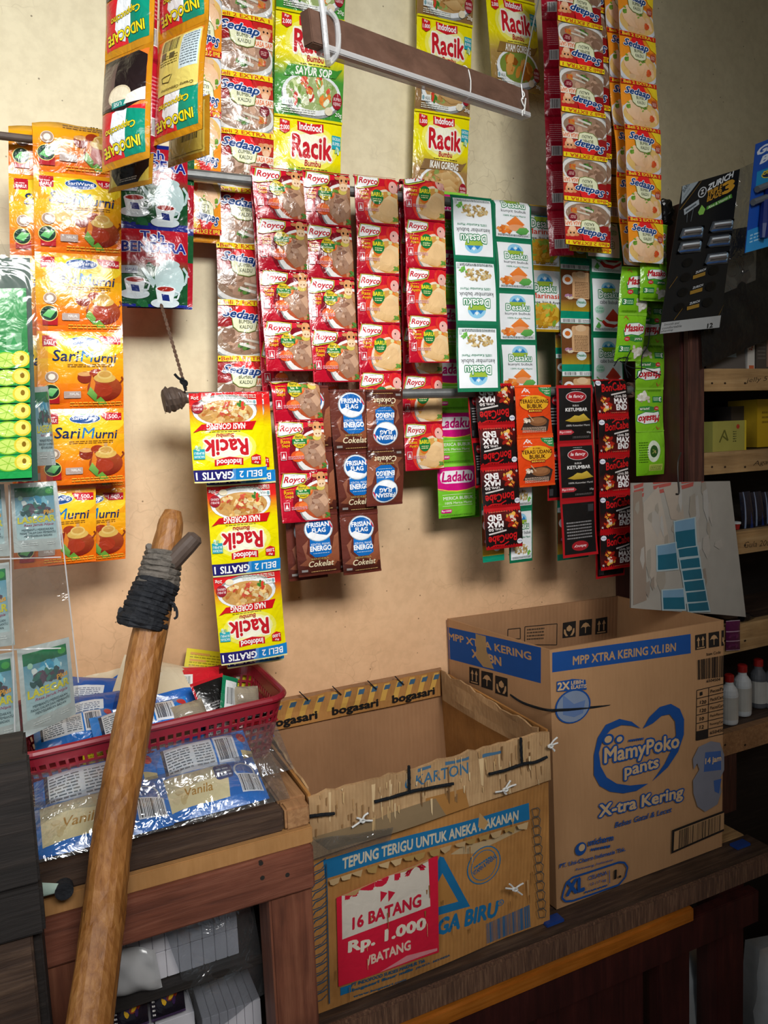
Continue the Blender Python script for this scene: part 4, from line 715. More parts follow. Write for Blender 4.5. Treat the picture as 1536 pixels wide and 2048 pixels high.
strip('edge of another teal strip behind the brown-backed teal strip', [DS['desaku_back']], (1138, 420), (1140, 800), 60, -0.075, 4, group=G2, seed=36, bulge=0.002)
strip('white chilli powder strip with a red bowl, right of the brown-backed teal strip', [DS['desaku_cabe']], (1212, 432), (1217, 786), 66, -0.105, 3, group=G2, seed=37, mats=['paper'], bulge=0.002)
strip('white and red chilli strip hanging upside-down, higher beside the orange strips', [DS['desaku_cabe']], (1196, 330), (1206, 520), 70, -0.135, 2, flip=True, group=G2, seed=38, mats=['paper'], bulge=0.002)
strip('longest lime green mushroom seasoning strip, reaching down beside the maroon panel', [(DS['masako'], True), (DS['masako'], True), (DS['masako'], True), (DS['masako_back'], False)], (1300, 600), (1298, 950), 56, -0.155, 4, group=G2, seed=39, bulge=0.006, amp=0.002)
strip('middle lime green strip hanging crooked across the chilli strip', [DS['masako'], DS['masako']], (1272, 535), (1256, 722), 56, -0.185, 2, group=G2, seed=40, bulge=0.006, amp=0.002)
strip('short lime green strip peeping out from behind the outermost orange strip', [DS['masako'], DS['masako']], (1308, 448), (1306, 602), 52, -0.20, 2, group=G2, seed=41, bulge=0.006, amp=0.002)

# ------------------------------------------------------------------ strips on the lower rod
G3 = 'sachet strips on the lower pipe'
F_ = DS['frisian']
strip('single yellow and red fried rice packet hanging upside-down at the pipe end', [DS['racik_nasi']], (452, 786), (462, 962), 148, YL-0.030, 1, flip=True, group=G3, seed=50, bulge=0.007, amp=0.0016, yaw=0.05)
strip('yellow fried rice packets, long upside-down strip reaching lowest on the wall', [DS['racik_nasi']], (470, 784), (507, 1318), 140, YL, 3, flip=True, group=G3, seed=51, bulge=0.007, amp=0.002, Yb=-0.13)
strip('yellow strip hidden behind the long fried rice strip', [DS['racik_nasi']], (478, 784), (512, 1326), 120, YL+0.03, 3, flip=True, group=G3, seed=52, Yb=-0.098)
strip('red beef stock strip draped over the lower pipe above a brown milk sachet', [RB], (592, 782), (612, 1042), 98, YL-0.006, 3, group=G3, seed=53, phase=0.42, amp=0.0016)
strip('brown chocolate milk strip hanging behind the red stock strip of the lower pipe', [F_], (614, 784), (640, 1150), 86, YL, 3, group=G3, seed=54, bulge=0.005, phase=0.1)
strip('brown strip peeping out at the left behind the chocolate milk strip', [F_], (598, 784), (618, 1158), 80, YL+0.02, 3, group=G3, seed=55, bulge=0.005, phase=0.1)
strip('long brown chocolate milk strip with three sachets, in the middle of the lower pipe', [F_], (696, 782), (727, 1146), 78, YL-0.002, 3, group=G3, seed=56, bulge=0.006, amp=0.0016, phase=0.02)
strip('brown milk strip edge behind the long chocolate milk strip', [F_], (686, 784), (712, 1140), 74, YL+0.018, 3, group=G3, seed=57, bulge=0.005)
strip('short brown chocolate milk strip hanging upside-down beside the red chicken strip', [F_], (770, 782), (768, 1010), 72, YL-0.008, 2, flip=True, group=G3, seed=58, bulge=0.006, phase=0.02)
BC = DS['boncabe']
strip('thin black strip seen edge-on left of the upside-down chilli powder strip', [DS['lafancy_back']], (945, 785), (962, 975), 26, YL+0.015, 2, group=G3, seed=59, yaw=0.3)
strip('black and red chilli powder strip hanging upside-down', [BC], (988, 778), (1008, 1096), 74, YL, 4, flip=True, group=G3, seed=60, phase=0.15, mats=['paper'])
strip('orange shrimp paste strip with two sachets', [DS['terasi']], (1066, 776), (1076, 972), 72, YL-0.006, 2, group=G3, seed=61, phase=0.05)
strip('green strip end showing below the upside-down chilli powder strip', [DS['desaku_back']], (982, 800), (988, 1123), 44, YL+0.025, 3, group=G3, seed=62, bulge=0.002)
strip('green and white strip end showing below the orange shrimp paste strip', [DS['desaku_ketumbar']], (1044, 800), (1042, 1124), 46, YL+0.025, 3, group=G3, seed=63, bulge=0.002)
strip('black coriander strip with red borders, last packet turned to its back', [(DS['lafancy'], False), (DS['lafancy'], False), (DS['lafancy_back'], True)], (1150, 776), (1160, 1112), 72, YL-0.004, 3, group=G3, seed=64, phase=0.05, mats=['paper'])
strip('green and blue strip end just behind the black coriander strip', [DS['desaku_back']], (1140, 790), (1148, 1118), 64, YL+0.022, 3, group=G3, seed=65, bulge=0.002)
strip('dark strip edge between orange shrimp paste and black coriander strips', [DS['lafancy_back']], (1110, 780), (1116, 1000), 40, YL+0.012, 2, group=G3, seed=66)
strip('black and red chilli powder strip hanging upright at the right pipe end', [BC], (1222, 770), (1232, 1137), 62, YL-0.004, 5, group=G3, seed=67, phase=0.2, mats=['paper'])
strip('dark strip end peeping below the upright chilli powder strip', [DS['lafancy_back']], (1214, 790), (1220, 1154), 58, YL+0.018, 4, group=G3, seed=68)
# tangled black wire above the right pipe end
t = tag(tubes('wire_tangle', None, [catmull([W(x, y, -0.207) for x, y in l]) for l in (((1300, 655), (1296, 690), (1284, 712), (1282, 745), (1268, 762)), ((1240, 722), (1262, 735), (1290, 738), (1322, 750)), ((1228, 732), (1238, 718), (1256, 716), (1250, 734), (1262, 752)), ((1262, 700), (1250, 728), (1256, 756)))], 0.0010, M['black_cord'], 6), 'thin black wire tangled above the right end of lower pipe', 'wire'); recenter(t)

# ------------------------------------------------------------------ left: tea, coffee
G4 = 'orange tea strips at the left'
SM = DS['sarimurni']
ta = W(-30, 268, -0.165); tb = W(262, 268, -0.165); tb[2] = ta[2]
rod('dark wooden stick holding up the orange tea strips', ta, tb, 0.0052, 'stick', 'peg')
strip('front orange tea strip with brown teapots, widest in view at the left', [SM], (154, 268), (166, 968), 172, -0.172, 5, group=G4, seed=70, phase=0.48, R=0.007, bulge=0.005, amp=0.0016)
strip('orange tea strip whose edge shows left of the front tea strip', [SM], (104, 268), (112, 1130), 168, -0.143, 6, group=G4, seed=71, phase=0.45, R=0.004, bulge=0.004, Yb=-0.148)
strip('orange tea strip showing at lower right below the front tea strip', [SM], (156, 268), (176, 1125), 160, -0.118, 6, group=G4, seed=72, phase=0.3, R=0.004, bulge=0.004, Yb=-0.120)
G5 = 'golden coffee strips in the upper left'
strip('left golden coffee strip, lowest packet with a dark cup picture', [DS['indocafe']], (262, -130), (253, 332), 62, -0.40, 2, flip=True, group=G5, seed=73, yaw=-0.97, wreal=0.078, bulge=0.008, amp=0.0014)
strip('right golden coffee strip, lowest packet showing its pale printed back', [DS['indocafe'], DS['indocafe_back']], (368, -160), (357, 278), 66, -0.40, 2, flip=True, group=G5, seed=74, yaw=-1.0, wreal=0.082, bulge=0.008, amp=0.0014)
strip('dark brown packet end under the left golden coffee strip', [DS['indo_dark']], (262, 318), (262, 378), 62, -0.36, 1, group=G5, seed=75, yaw=-0.85, wreal=0.066, bulge=0.006)
strip('gold barcode packet hanging lower behind the right golden coffee strip', [DS['gold_back']], (378, 205), (374, 322), 56, -0.37, 1, group=G5, seed=76, yaw=-1.0, wreal=0.070, bulge=0.006)
strip('red packet side between the two golden coffee strips', [DS['back_red']], (306, -60), (306, 300), 22, -0.37, 2, group=G5, seed=77, yaw=0.5)

# ------------------------------------------------------------------ hanging beam with wire and cords
a = W(612, 55, -0.50); b = W(1050, 208, -0.32)
t = thing('hanging_beam', 'brown wooden beam hanging on wires in front of the yellow packets', 'beam', (a+b)/2)
ax = (b-a)/np.linalg.norm(b-a); fr = np.cross(ax, np.array([0, 0, 1.0])); fr /= np.linalg.norm(fr); upv = np.cross(fr, ax)
hw, hh = 0.0075, 0.0175
hexa('bar', t, [tuple(p+fr*sx*hw+upv*sz*hh) for sz in (-1, 1) for p, sx in ((a, 1), (b, 1), (b, -1), (a, -1))], M['wood_beam'], 0.001)
hexa('clear_edging', t, [tuple(p+fr*sx*(hw+0.0015)+upv*(-hh+dz)) for dz in (-0.004, 0.003) for p, sx in ((a+ax*0.02, 1), (b, 1), (b, -1), (a+ax*0.02, -1))], M['strap'], 0.001)
q = a+ax*0.018
tubes('white_strap', t, [catmull([q+upv*0.10+fr*0.002, q+upv*0.03+fr*(hw+0.003), q-upv*(hh+0.009)+fr*(hw+0.002), q-upv*(hh+0.012)+ax*0.012, q-upv*hh+ax*0.02+fr*hw, q+ax*0.022+fr*(hw+0.002)+upv*0.01, q+ax*0.012+fr*(hw+0.001)+upv*(hh+0.004)])], 0.0035, M['strap'], 8)
q2 = a+ax*0.30
tubes('thin_loop', t, [catmull([q2+fr*(hw+.002)*math.cos(k)+upv*(hh+.004)*math.sin(k) for k in np.linspace(0, 6.28, 10)]), catmull([q+ax*0.0+fr*(hw+.003)*math.cos(k)+upv*(hh+.003)*math.sin(k)+ax*0.004*k for k in np.linspace(0, 6.28, 10)])], 0.0009, M['white_cord'], 6)
tube('hanger_wire', t, [b-ax*0.022+fr*(hw+.002), b-ax*0.022+fr*(hw+.001)+upv*hh*1.2, W(1085, -10, -0.33)+np.array([0, 0, 0.02])], 0.0011, M['wire'], 6)
tubes('wire_end_loop', t, [catmull([b-ax*0.022+fr*(hw+.002)+np.array([0.003*math.sin(k*2), 0, 0.012-0.006*k]) for k in range(7)]), catmull([b-ax*0.012+fr*(hw+.001)-upv*(hh*-0.2+0.006*k)-ax*0.002*k for k in range(5)])], 0.0011, M['white_cord'], 6)

# ------------------------------------------------------------------ helpers for flat panels measured on the photograph
def E_(v, z=None): return np.array([v[0], v[1], EYE+v[2]])
class PD(D):
    """a panel's artwork; q() turns a measured point into panel units"""
    def __init__(s, BL, BR, TR, TL, base='#b08a60', mats=('kraft', 'ink'), nu=6, nv=6, pm=1):
        s.c = [np.array(v, float) for v in (BL, BR, TR, TL)]; w = np.linalg.norm(s.c[1]-s.c[0]); hgt = np.linalg.norm(s.c[3]-s.c[0])
        super().__init__(100*hgt/w, base, None, nu, nv, mats, pm)
        s.ax = s.c[1]-s.c[0]; s.ay = s.c[3]-s.c[0]; s.n = np.cross(s.ax, s.ay); s.n /= np.linalg.norm(s.n)
    def q(s, px, py):
        p = WP(px, py, s.c[0], s.n)-s.c[0]; A = np.stack([s.ax, s.ay], 1); r = np.linalg.lstsq(A, p, rcond=None)[0]; return r[0]*100, r[1]*s.h
    def Q(s, pts, c, step=1.0): return s.p([s.q(*p) for p in pts], c, step)
    def T(s, txt, l, r, hpx, c, **k):                   # baseline from l to r, cap height in photo pixels at l
        a = s.q(*l); b = s.q(*r); u = s.q(l[0], l[1]-hpx); rot = math.degrees(math.atan2(b[1]-a[1], b[0]-a[0])); return s.t(txt, a[0], a[1], math.hypot(b[0]-a[0], b[1]-a[1]), abs(u[1]-a[1]), c, rot=rot, **k)
    def PL(s, pts, w, c): return s.path([s.q(*p) for p in pts], w, c)
    def E(s, cx, cy, rx, ry, c, n=28, rot=0, step=1.0):
        o = s.q(cx, cy); a = s.q(cx+rx, cy); b = s.q(cx, cy-ry); return s.e(o[0], o[1], math.hypot(a[0]-o[0], a[1]-o[1]), math.hypot(b[0]-o[0], b[1]-o[1]), c, n, rot, step)
    def BAR(s, tl, tr, br, bl, n, c, seed=1):
        rng = random.Random(seed); tl, tr, br, bl = [np.array(v, float) for v in (tl, tr, br, bl)]
        for k in range(n):
            f0 = k/n; f1 = f0+rng.choice((0.25, 0.45, 0.7))/n; s.p([s.q(*(tl+(tr-tl)*f0)), s.q(*(tl+(tr-tl)*f1)), s.q(*(bl+(br-bl)*f1)), s.q(*(bl+(br-bl)*f0))], c, 0.05)
        s.L += 1; return s
    def TINY(s, tl, tr, br, bl, rows, c, seed=1):
        rng = random.Random(seed); tl, tr, br, bl = [np.array(v, float) for v in (tl, tr, br, bl)]
        for k in range(rows):
            x = 0
            while x < 0.97:
                w = rng.uniform(0.05, 0.16); f0, f1 = x, min(1, x+w); g0, g1 = k/rows, (k+0.45)/rows
                at = lambda f, g: s.q(*((tl+(tr-tl)*f)*(1-g)+(bl+(br-bl)*f)*g)); s.p([at(f0, g0), at(f1, g0), at(f1, g1), at(f0, g1)], c, 0.02); x += w+0.03
        s.L += 1; return s
def bil(d, c, wav=0.0, seed=1, top=0.0):
    rng = random.Random(seed); P = np.zeros((d.nv+1, d.nu+1, 3)); BL, BR, TR, TL = [np.array(v, float) for v in c]; n = np.cross(BR-BL, TL-BL); n /= np.linalg.norm(n)
    ph = [rng.uniform(0, 6.28) for _ in range(4)]
    for j in range(d.nv+1):
        for i in range(d.nu+1):
            u, v = i/d.nu, j/d.nv; p = (BL*(1-u)+BR*u)*(1-v)+(TL*(1-u)+TR*u)*v
            if wav: p = p+n*wav*(math.sin(4*u+ph[0])*math.sin(3*v+ph[1])+0.5*math.sin(11*u+ph[2])*math.sin(7*v+ph[3]))*min(1, 4*u, 4*(1-u))
            if top and j == d.nv: p = p+(TL-BL)/np.linalg.norm(TL-BL)*rng.uniform(-top, top*0.3)
            P[j, i] = p
    return P
def panel(name, parent, d, thick=0.004, wav=0.0, seed=1, top=0.0, smooth=False): return surface(name, parent, d, bil(d, d.c, wav, seed, top), thick=thick, smooth=smooth)
def blank(c, mats, nu=6, nv=6, base='#b08a60'): return PD(*c, base=base, mats=mats, nu=nu, nv=nv)
def quad(name, parent, d, pts, Y, bulge=0.0, amp=0.0, seed=1, mats=None, thick=0.0006, wav=0.0, backcol=None):   # pts: TL TR BR BL in the photo, Y: one depth or four
    Ys = Y if hasattr(Y, '__len__') else [Y]*4; TL, TR, BR, BL = [W(p[0], p[1], y) for p, y in zip(pts, Ys)]
    P = bil(d, (BL, BR, TR, TL), wav, seed); n = np.cross(BR-BL, TL-BL); n /= np.linalg.norm(n); rng = random.Random(seed); pl = pillow(d.nu, d.nv); w = np.linalg.norm(BR-BL); h = np.linalg.norm(TL-BL)
    H = pl*bulge+(crumple(rng, d.nu, d.nv, w, h, amp)*(0.3+0.7*pl) if amp else 0)
    back = P-n*(pl*bulge*0.7+thick)[:, :, None]
    return surface(name, parent, d, P+n*(H if hasattr(H, 'shape') else np.zeros((d.nv+1, d.nu+1)))[:, :, None], back, mats=mats, backcol=backcol)
KB = '#1d4a8c'; KF = '#1e6c9c'; KR = '#b08a62'; DK = '#26211e'

# ------------------------------------------------------------------ tall new carton
ZB = EYE-0.828; ZT = EYE-0.374
cFL, cFR, cBL, cBR = (0.757, -0.317), (1.160, -0.314), (0.738, -0.010), (1.150, -0.020); tFL, tFR, tBL, tBR = (0.768, -0.298), (1.158, -0.318), (0.734, -0.008), (1.148, -0.045)
V3 = lambda xy, z: np.array([xy[0], xy[1], z])
tm = thing('cardboard_carton', 'tall open cardboard carton with blue bands standing at the right of the bench', 'carton', (0.955, -0.165, ZB))
d = PD(V3(cFL, ZB), V3(cFR, ZB), V3(tFR, ZT), V3(tFL, ZT), mats=('kraft', 'ink'))
def icons(d, boxes):
    for k, (tl, tr, br, bl) in enumerate(boxes):
        d.Q([tl, tr, br, bl], DK); at = lambda f, g: tuple((np.array(tl)+(np.array(tr)-tl)*f)*(1-g)+(np.array(bl)+(np.array(br)-bl)*f)*g)
        if k == 0:
            for f in (0.3, 0.7): d.Q([at(f-0.05, 0.8), at(f+0.05, 0.8), at(f+0.05, 0.35), at(f-0.05, 0.35)], KR); d.Q([at(f-0.15, 0.4), at(f+0.15, 0.4), at(f, 0.14)], KR)
            d.Q([at(0.15, 0.93), at(0.85, 0.93), at(0.85, 0.86), at(0.15, 0.86)], KR)
        elif k == 1: d.Q([at(0.12, 0.5), at(0.3, 0.26), at(0.5, 0.18), at(0.7, 0.26), at(0.88, 0.5), at(0.7, 0.44), at(0.5, 0.5), at(0.3, 0.44)], KR); d.Q([at(0.47, 0.45), at(0.53, 0.45), at(0.53, 0.85), at(0.47, 0.85)], KR)
        else: d.Q([at(0.3, 0.35), at(0.5, 0.2), at(0.7, 0.35), at(0.7, 0.52), at(0.5, 0.62), at(0.3, 0.52)], KR); d.Q([at(0.1, 0.45), at(0.2, 0.45), at(0.28, 0.7), at(0.42, 0.9), at(0.25, 0.9), at(0.1, 0.7)], KR); d.Q([at(0.9, 0.45), at(0.8, 0.45), at(0.72, 0.7), at(0.58, 0.9), at(0.75, 0.9), at(0.9, 0.7)], KR)
c3 = lambda x, y: (860+x*0.4401, 1160+y*0.4400)
C3 = lambda *l: [c3(*p) for p in l]
d.Q(C3((555, 330), (1168, 232), (1170, 320), (555, 420)), KB); d.T('MPP XTRA KERING XL1BN', c3(648, 384), c3(1102, 310), 17, KR, bold=0.03)
icons(d, [C3((1187, 238), (1236, 228), (1238, 296), (1189, 306)), C3((1246, 226), (1292, 217), (1294, 286), (1248, 294)), C3((1302, 214), (1340, 206), (1341, 276), (1303, 284))])
d.T('Item Code', c3(1238, 330), c3(1300, 318), 6, DK, bold=0.01); d.BAR(c3(1197, 350), c3(1334, 322), c3(1334, 422), c3(1200, 440), 36, DK, 3); d.T('6504504', c3(1240, 452), c3(1300, 442), 6, DK)
for k in range(7): d.PL(C3((1197, 488+k*38), (1337, 452+k*38)), 0.35, DK)
for x in (1197, 1250, 1337): d.PL([c3(x, 488-(x-1197)*0.257), c3(x, 716-(x-1197)*0.257)], 0.35, DK)
for k, (n, tx) in enumerate((('1', 'Pieces/Pack'), ('120', 'Pack/Carton'), ('120', 'Pieces/Carton'), ('10', 'Pack/Renceng'), ('12', 'Renceng/Carton'), ('', '6504504'))):
    y = 512+k*38
    if n: d.T(n, c3(1212, y), c3(1212+9*len(n), y-3), 7, DK, bold=0.02)
    else: d.Q(C3((1198, y-26), (1249, y-38), (1249, y+4), (1198, y+16)), DK)
    d.T(tx, c3(1258, y-13), c3(1330, y-31), 6.5, DK, bold=0.01)
d.E(*c3(645, 570), 34, 34, KB); d.E(*c3(645, 571), 31, 31, '#7d8aa0'); d.Q(C3((600, 520), (650, 560), (700, 540), (690, 600), (650, 620), (600, 610)), '#5f76a0')
d.Q(C3((572, 460), (628, 450), (640, 446), (700, 448), (706, 492), (640, 500), (572, 505)), KB); d.T('2X', c3(576, 500), c3(628, 492), 15, '#c9ac84', bold=0.04); d.T('LEBIH', c3(636, 472), c3(690, 464), 7, '#c9ac84', bold=0.03); d.T('ELASTIS', c3(636, 492), c3(704, 484), 7, '#c9ac84', bold=0.03)
d.Q(C3((945, 664), (905, 634), (850, 622), (790, 650), (755, 710), (738, 790), (738, 880), (765, 930), (810, 955), (870, 962), (930, 950), (982, 916), (900, 926), (840, 918), (795, 890), (768, 840), (760, 780), (778, 715), (812, 672), (860, 650), (905, 652)), KB)
d.Q(C3((955, 664), (985, 610), (1030, 565), (1080, 550), (1120, 572), (1140, 620), (1140, 690), (1115, 770), (1070, 840), (1000, 905), (1055, 825), (1090, 750), (1105, 690), (1100, 630), (1075, 598), (1040, 605), (1000, 640)), KB)
d.T('MamyPoko', c3(785, 845), c3(1118, 768), 38, '#c4a47c', bold=0.03, out=KB, ow=0.085); d.T('pants', c3(876, 900), c3(1026, 856), 26, '#c4a47c', bold=0.03, out=KB, ow=0.08); d.E(*c3(800, 716), 11, 11, KB); d.E(*c3(800, 716), 7, 7, '#c4a47c'); d.E(*c3(850, 714), 9, 9, KB); d.E(*c3(850, 714), 5.5, 5.5, '#c4a47c'); d.TINY(c3(890, 716), c3(958, 704), c3(958, 726), c3(890, 738), 1, KB)
d.T('X-tra Kering', c3(762, 1088), c3(1136, 992), 31, '#c4a47c', bold=0.035, out=KB, ow=0.08); d.T('Bebas Gatal & Lecet', c3(832, 1120), c3(1088, 1044), 11, KB, bold=0.02, shear=0.2)
d.Q(C3((1185, 850), (1180, 800), (1205, 745), (1260, 718), (1300, 725), (1320, 780), (1322, 850), (1300, 900), (1312, 950), (1295, 1010), (1240, 1045), (1205, 1020), (1185, 960), (1182, 900), (1210, 850), (1200, 820)), '#7a7a84'); d.Q(C3((1235, 770), (1305, 762), (1308, 850), (1230, 860)), '#3f5c94'); d.T('14 jam', c3(1236, 832), c3(1306, 815), 15, '#c9ac84', bold=0.04, out=KB, ow=0.05); d.Q(C3((1275, 900), (1310, 890), (1300, 960), (1280, 950)), '#3f5c94')
d.Q(C3((1090, 1128), (1337, 1034), (1337, 1130), (1088, 1238)), DK); d.Q(C3((1100, 1136), (1337, 1044), (1337, 1120), (1098, 1224)), KR); d.BAR(c3(1122, 1130), c3(1310, 1058), c3(1310, 1130), c3(1120, 1214), 34, DK, 5)
d.E(*c3(677, 1216), 11, 13, KB); d.E(*c3(682, 1210), 6, 7, '#c4a47c'); d.T('unicharm', c3(710, 1202), c3(824, 1176), 12, KB, bold=0.04); d.TINY(c3(722, 1214), c3(815, 1196), c3(815, 1222), c3(722, 1240), 1, KB, 4); d.T('PT. Uni-Charm Indonesia Tbk.', c3(582, 1304), c3(880, 1224), 8, KB, bold=0.03); d.T('Karawang, Indonesia', c3(655, 1318), c3(824, 1272), 6, KB, bold=0.01)
pill = C3((600, 1405), (592, 1440), (608, 1455), (640, 1452), (850, 1380), (880, 1345), (890, 1300), (875, 1278), (850, 1276), (640, 1345), (612, 1370), (600, 1405)); d.PL(pill, 0.9, KB)
d.T('XL', c3(612, 1428), c3(692, 1402), 27, KB, bold=0.06); d.T('CELANA', c3(710, 1358), c3(796, 1332), 8, KB, bold=0.02); d.T('12-17 kg', c3(718, 1386), c3(792, 1364), 6.5, KB, bold=0.01); d.TINY(c3(694, 1410), c3(800, 1376), c3(800, 1392), c3(694, 1426), 1, KB, 9); d.T('1.', c3(830, 1352), c3(858, 1344), 17, DK, bold=0.05); d.PL(C3((808, 1372), (806, 1312)), 0.4, KB)
panel('front_panel', tm, d, 0.004, 0.0012, 2)
d = PD(V3(cBL, ZB), V3(cFL, ZB), V3(tFL, ZT), V3(tBL, ZT), mats=('kraft', 'ink'))
d.Q(C3((57, 205), (500, 320), (500, 485), (60, 347)), KB); d.T('MPP XTRA KERING', c3(86, 270), c3(456, 378), 13, KR, bold=0.03); d.T('XL1BN', c3(190, 354), c3(320, 398), 15, KR, bold=0.04); d.Q(C3((205, 248), (250, 262), (255, 330), (288, 412), (240, 400), (210, 360)), '#9c7f57')
icons(d, [C3((177, 397), (222, 408), (222, 484), (178, 470)), C3((232, 416), (284, 430), (284, 508), (232, 490)), C3((295, 440), (350, 456), (352, 540), (296, 520))])
panel('side_panel', tm, d, 0.004, 0.0012, 3)
d = PD(V3(cFR, ZB), V3(cBR, ZB), V3(tBR, ZT), V3(tFR, ZT)); panel('side_panel', tm, d)
o_ = np.array([0, -0.0045, 0])
d = PD(V3(cBL, ZB)+o_, V3(cBR, ZB)+o_, V3(tBR, ZT)+o_, V3(tBL, ZT)+o_, mats=('kraft_in', 'ink'))
icons(d, [C3((722, 168), (772, 158), (774, 232), (722, 240)), C3((652, 176), (706, 168), (706, 240), (652, 248)), C3((580, 188), (636, 178), (637, 250), (580, 258))]); d.PL(C3((416, 208), (555, 192), (556, 288), (416, 290), (416, 208)), 0.4, DK); d.TINY(C3((425, 218), )[0], c3(500, 210), c3(500, 270), c3(425, 275), 4, '#4a3a2c'); d.PL(C3((342, 220), (396, 214), (397, 262), (342, 264), (342, 220)), 0.4, DK)
panel('back_panel', tm, d, 0.004)
hexa('bottom_panel', tm, [V3(cFL, ZB)+[.004, .004, 0], V3(cFR, ZB)+[-.004, .004, 0], V3(cBR, ZB)+[-.004, -.008, 0], V3(cBL, ZB)+[.004, -.008, 0], V3(cFL, ZB+.004)+[.004, .004, 0], V3(cFR, ZB+.004)+[-.004, .004, 0], V3(cBR, ZB+.004)+[-.004, -.008, 0], V3(cBL, ZB+.004)+[.004, -.008, 0]], M['kraft_in'], 0)
pF = V3(cFL, ZB); nF = np.cross(V3(cFR, ZB)-pF, V3(tFL, ZT)-pF); nF /= np.linalg.norm(nF); nL = np.cross(pF-V3(cBL, ZB), V3(tFL, ZT)-pF); nL /= np.linalg.norm(nL)
tube('black_cord', tm, catmull([WP(*c3(372, 515), pF, nL)-nL*0.002]+[WP(*c3(*p), pF, nL)+nL*0.004 for p in ((378, 522), (430, 556), (500, 580))]+[WP(*c3(540, 588), pF, nF)+(nF+nL)*0.003]+[WP(*c3(*p), pF, nF)+nF*0.004 for p in ((580, 588), (650, 584), (760, 572), (840, 558))]+[WP(*c3(848, 556), pF, nF)-nF*0.002]), 0.0022, M['black_cord'], 8)

# ------------------------------------------------------------------ old flour carton
ZF = EYE-0.475; ZM = EYE-0.548
bFL, bFR, bBR, bBL = (0.300, -0.345), (0.727, -0.337), (0.727, -0.016), (0.306, -0.016)
mFL, mFR = (0.2985, -0.3765), (0.711, -0.3635); uFL, uFR, uBR, uBL = (0.2975, -0.386), (0.706, -0.371), (0.712, -0.016), (0.304, -0.016)
tf = thing('cardboard_carton', 'low worn cardboard carton with a red price poster and black string stitching', 'carton', (0.51, -0.18, ZB))
d = PD(V3(bFL, ZB), V3(bFR, ZB), V3(mFR, ZM), V3(mFL, ZM), mats=('kraft_old', 'ink'), nu=10, nv=8)
c2 = lambda x, y: (540+x*0.3906, 1600+y*0.3906); C2 = lambda *l: [c2(*p) for p in l]
d.Q(C3((0, 0), ), KF) if False else None
d.Q(C2((275, 310), (800, 165), (1100, 85), (1360, 10), (1360, 97), (1100, 168), (860, 235), (560, 325), (285, 405)), KF); d.T('TEPUNG TERIGU UNTUK ANEKA MAKANAN', c2(378, 356), c2(1300, 98), 21, '#c7bda6', bold=0.035)
d.Q(C2((1100, 60), (1145, 110), (1120, 150), (1090, 135)), '#b8905c'); d.Q(C2((940, 275), (1000, 235), (1180, 190), (1340, 110), (1340, 140), (1180, 215), (1060, 270)), '#b99f78')
d.Q(C2((885, 285), (905, 290), (1035, 545), (862, 592), (800, 600), (800, 480)), KF); d.Q(C2((896, 372), (975, 520), (862, 550), (820, 560), (822, 520)), '#b07c40')
d.T('GA BIRU', c2(864, 692), c2(1172, 592), 30, KF, bold=0.05, shear=0.12); d.E(*c2(1190, 525), 6, 6, KF); d.E(*c2(1190, 525), 4.6, 4.6, '#b07c40'); d.T('R', c2(1184, 534), c2(1197, 530), 6, KF)
d.BAR(c2(1112, 635), c2(1336, 535), c2(1336, 650), c2(1112, 738), 40, KF, 4)
d.E(*c2(1112, 330), 32, 37, KF, rot=0); d.E(*c2(1112, 330), 30, 35, '#b07c40'); d.E(*c2(1112, 330), 25, 30, KF); d.E(*c2(1112, 330), 23.6, 28.4, '#b07c40'); d.T('VITAMIN & MINERAL', c2(1058, 385), c2(1180, 290), 9, '#2c5c86', bold=0.04); d.TINY(c2(1058, 340), c2(1150, 280), c2(1152, 300), c2(1062, 360), 1, KF)
d.T('PT INDOFOOD SUKSES MAKMUR Tbk', c2(415, 948), c2(790, 822), 6.5, '#24506e', bold=0.04); d.T('JAKARTA - INDONESIA', c2(742, 862), c2(918, 798), 5, '#24506e', bold=0.03); d.T('bogasari flour mills', c2(418, 978), c2(725, 868), 7.5, '#24506e', bold=0.05); d.T('www.bogasari.com', c2(424, 1008), c2(690, 918), 6, '#24506e', bold=0.03); d.Q(C2((358, 955), (412, 936), (412, 975), (358, 995)), KF)
for k in range(15):                                                 # rope border at the left edge, links at the right edge
    y = 330+k*47; d.PL(C2((202, y+40), (230, y), (268, y-20), (288, y-34)), 0.45, '#31506a'); d.PL(C2((202, y+40), (222, y+38), (262, y+22), (290, y-10)), 0.3, '#31506a')
d.PL(C2((200, 330), (204, 1070)), 0.4, '#31506a'); d.PL(C2((286, 320), (298, 1030)), 0.4, '#31506a')
for k in range(12):
    y = 36+k*47; d.PL(C2((1366, y), (1372, y+38), (1400, y+36), (1408, y+4), (1396, y-8), (1366, y)), 0.35, '#4b4a48')
wr = random.Random(12)
for k in range(26):                                                 # torn and rubbed streaks in the board
    x = wr.uniform(300, 1350); y = 360-(x-280)*0.28+wr.uniform(-10, 620); L_ = wr.uniform(20, 90); w_ = wr.uniform(3, 9); d.Q(C2((x, y), (x+w_, y-2), (x+w_*0.6, y+L_), (x+w_*0.2, y+L_*0.9)), wr.choice(('#c9a472', '#8f6232', '#bd9058', '#7d5730')), 0.3)
for k in range(16):
    x = 290+k*66+wr.uniform(-10, 10); y = 405-(x-285)*0.287; d.Q(C2((x, y-4), (x+60, y-22), (x+50, y+wr.uniform(0, 22)), (x+24, y+wr.uniform(4, 34)), (x+8, y+wr.uniform(2, 20))), wr.choice(('#b89a70', '#a8864e', '#c4a67a')), 0.3)
panel('front_panel', tf, d, 0.004, 0.003, 5)
nO = d.n.copy(); pO = d.c[0].copy()
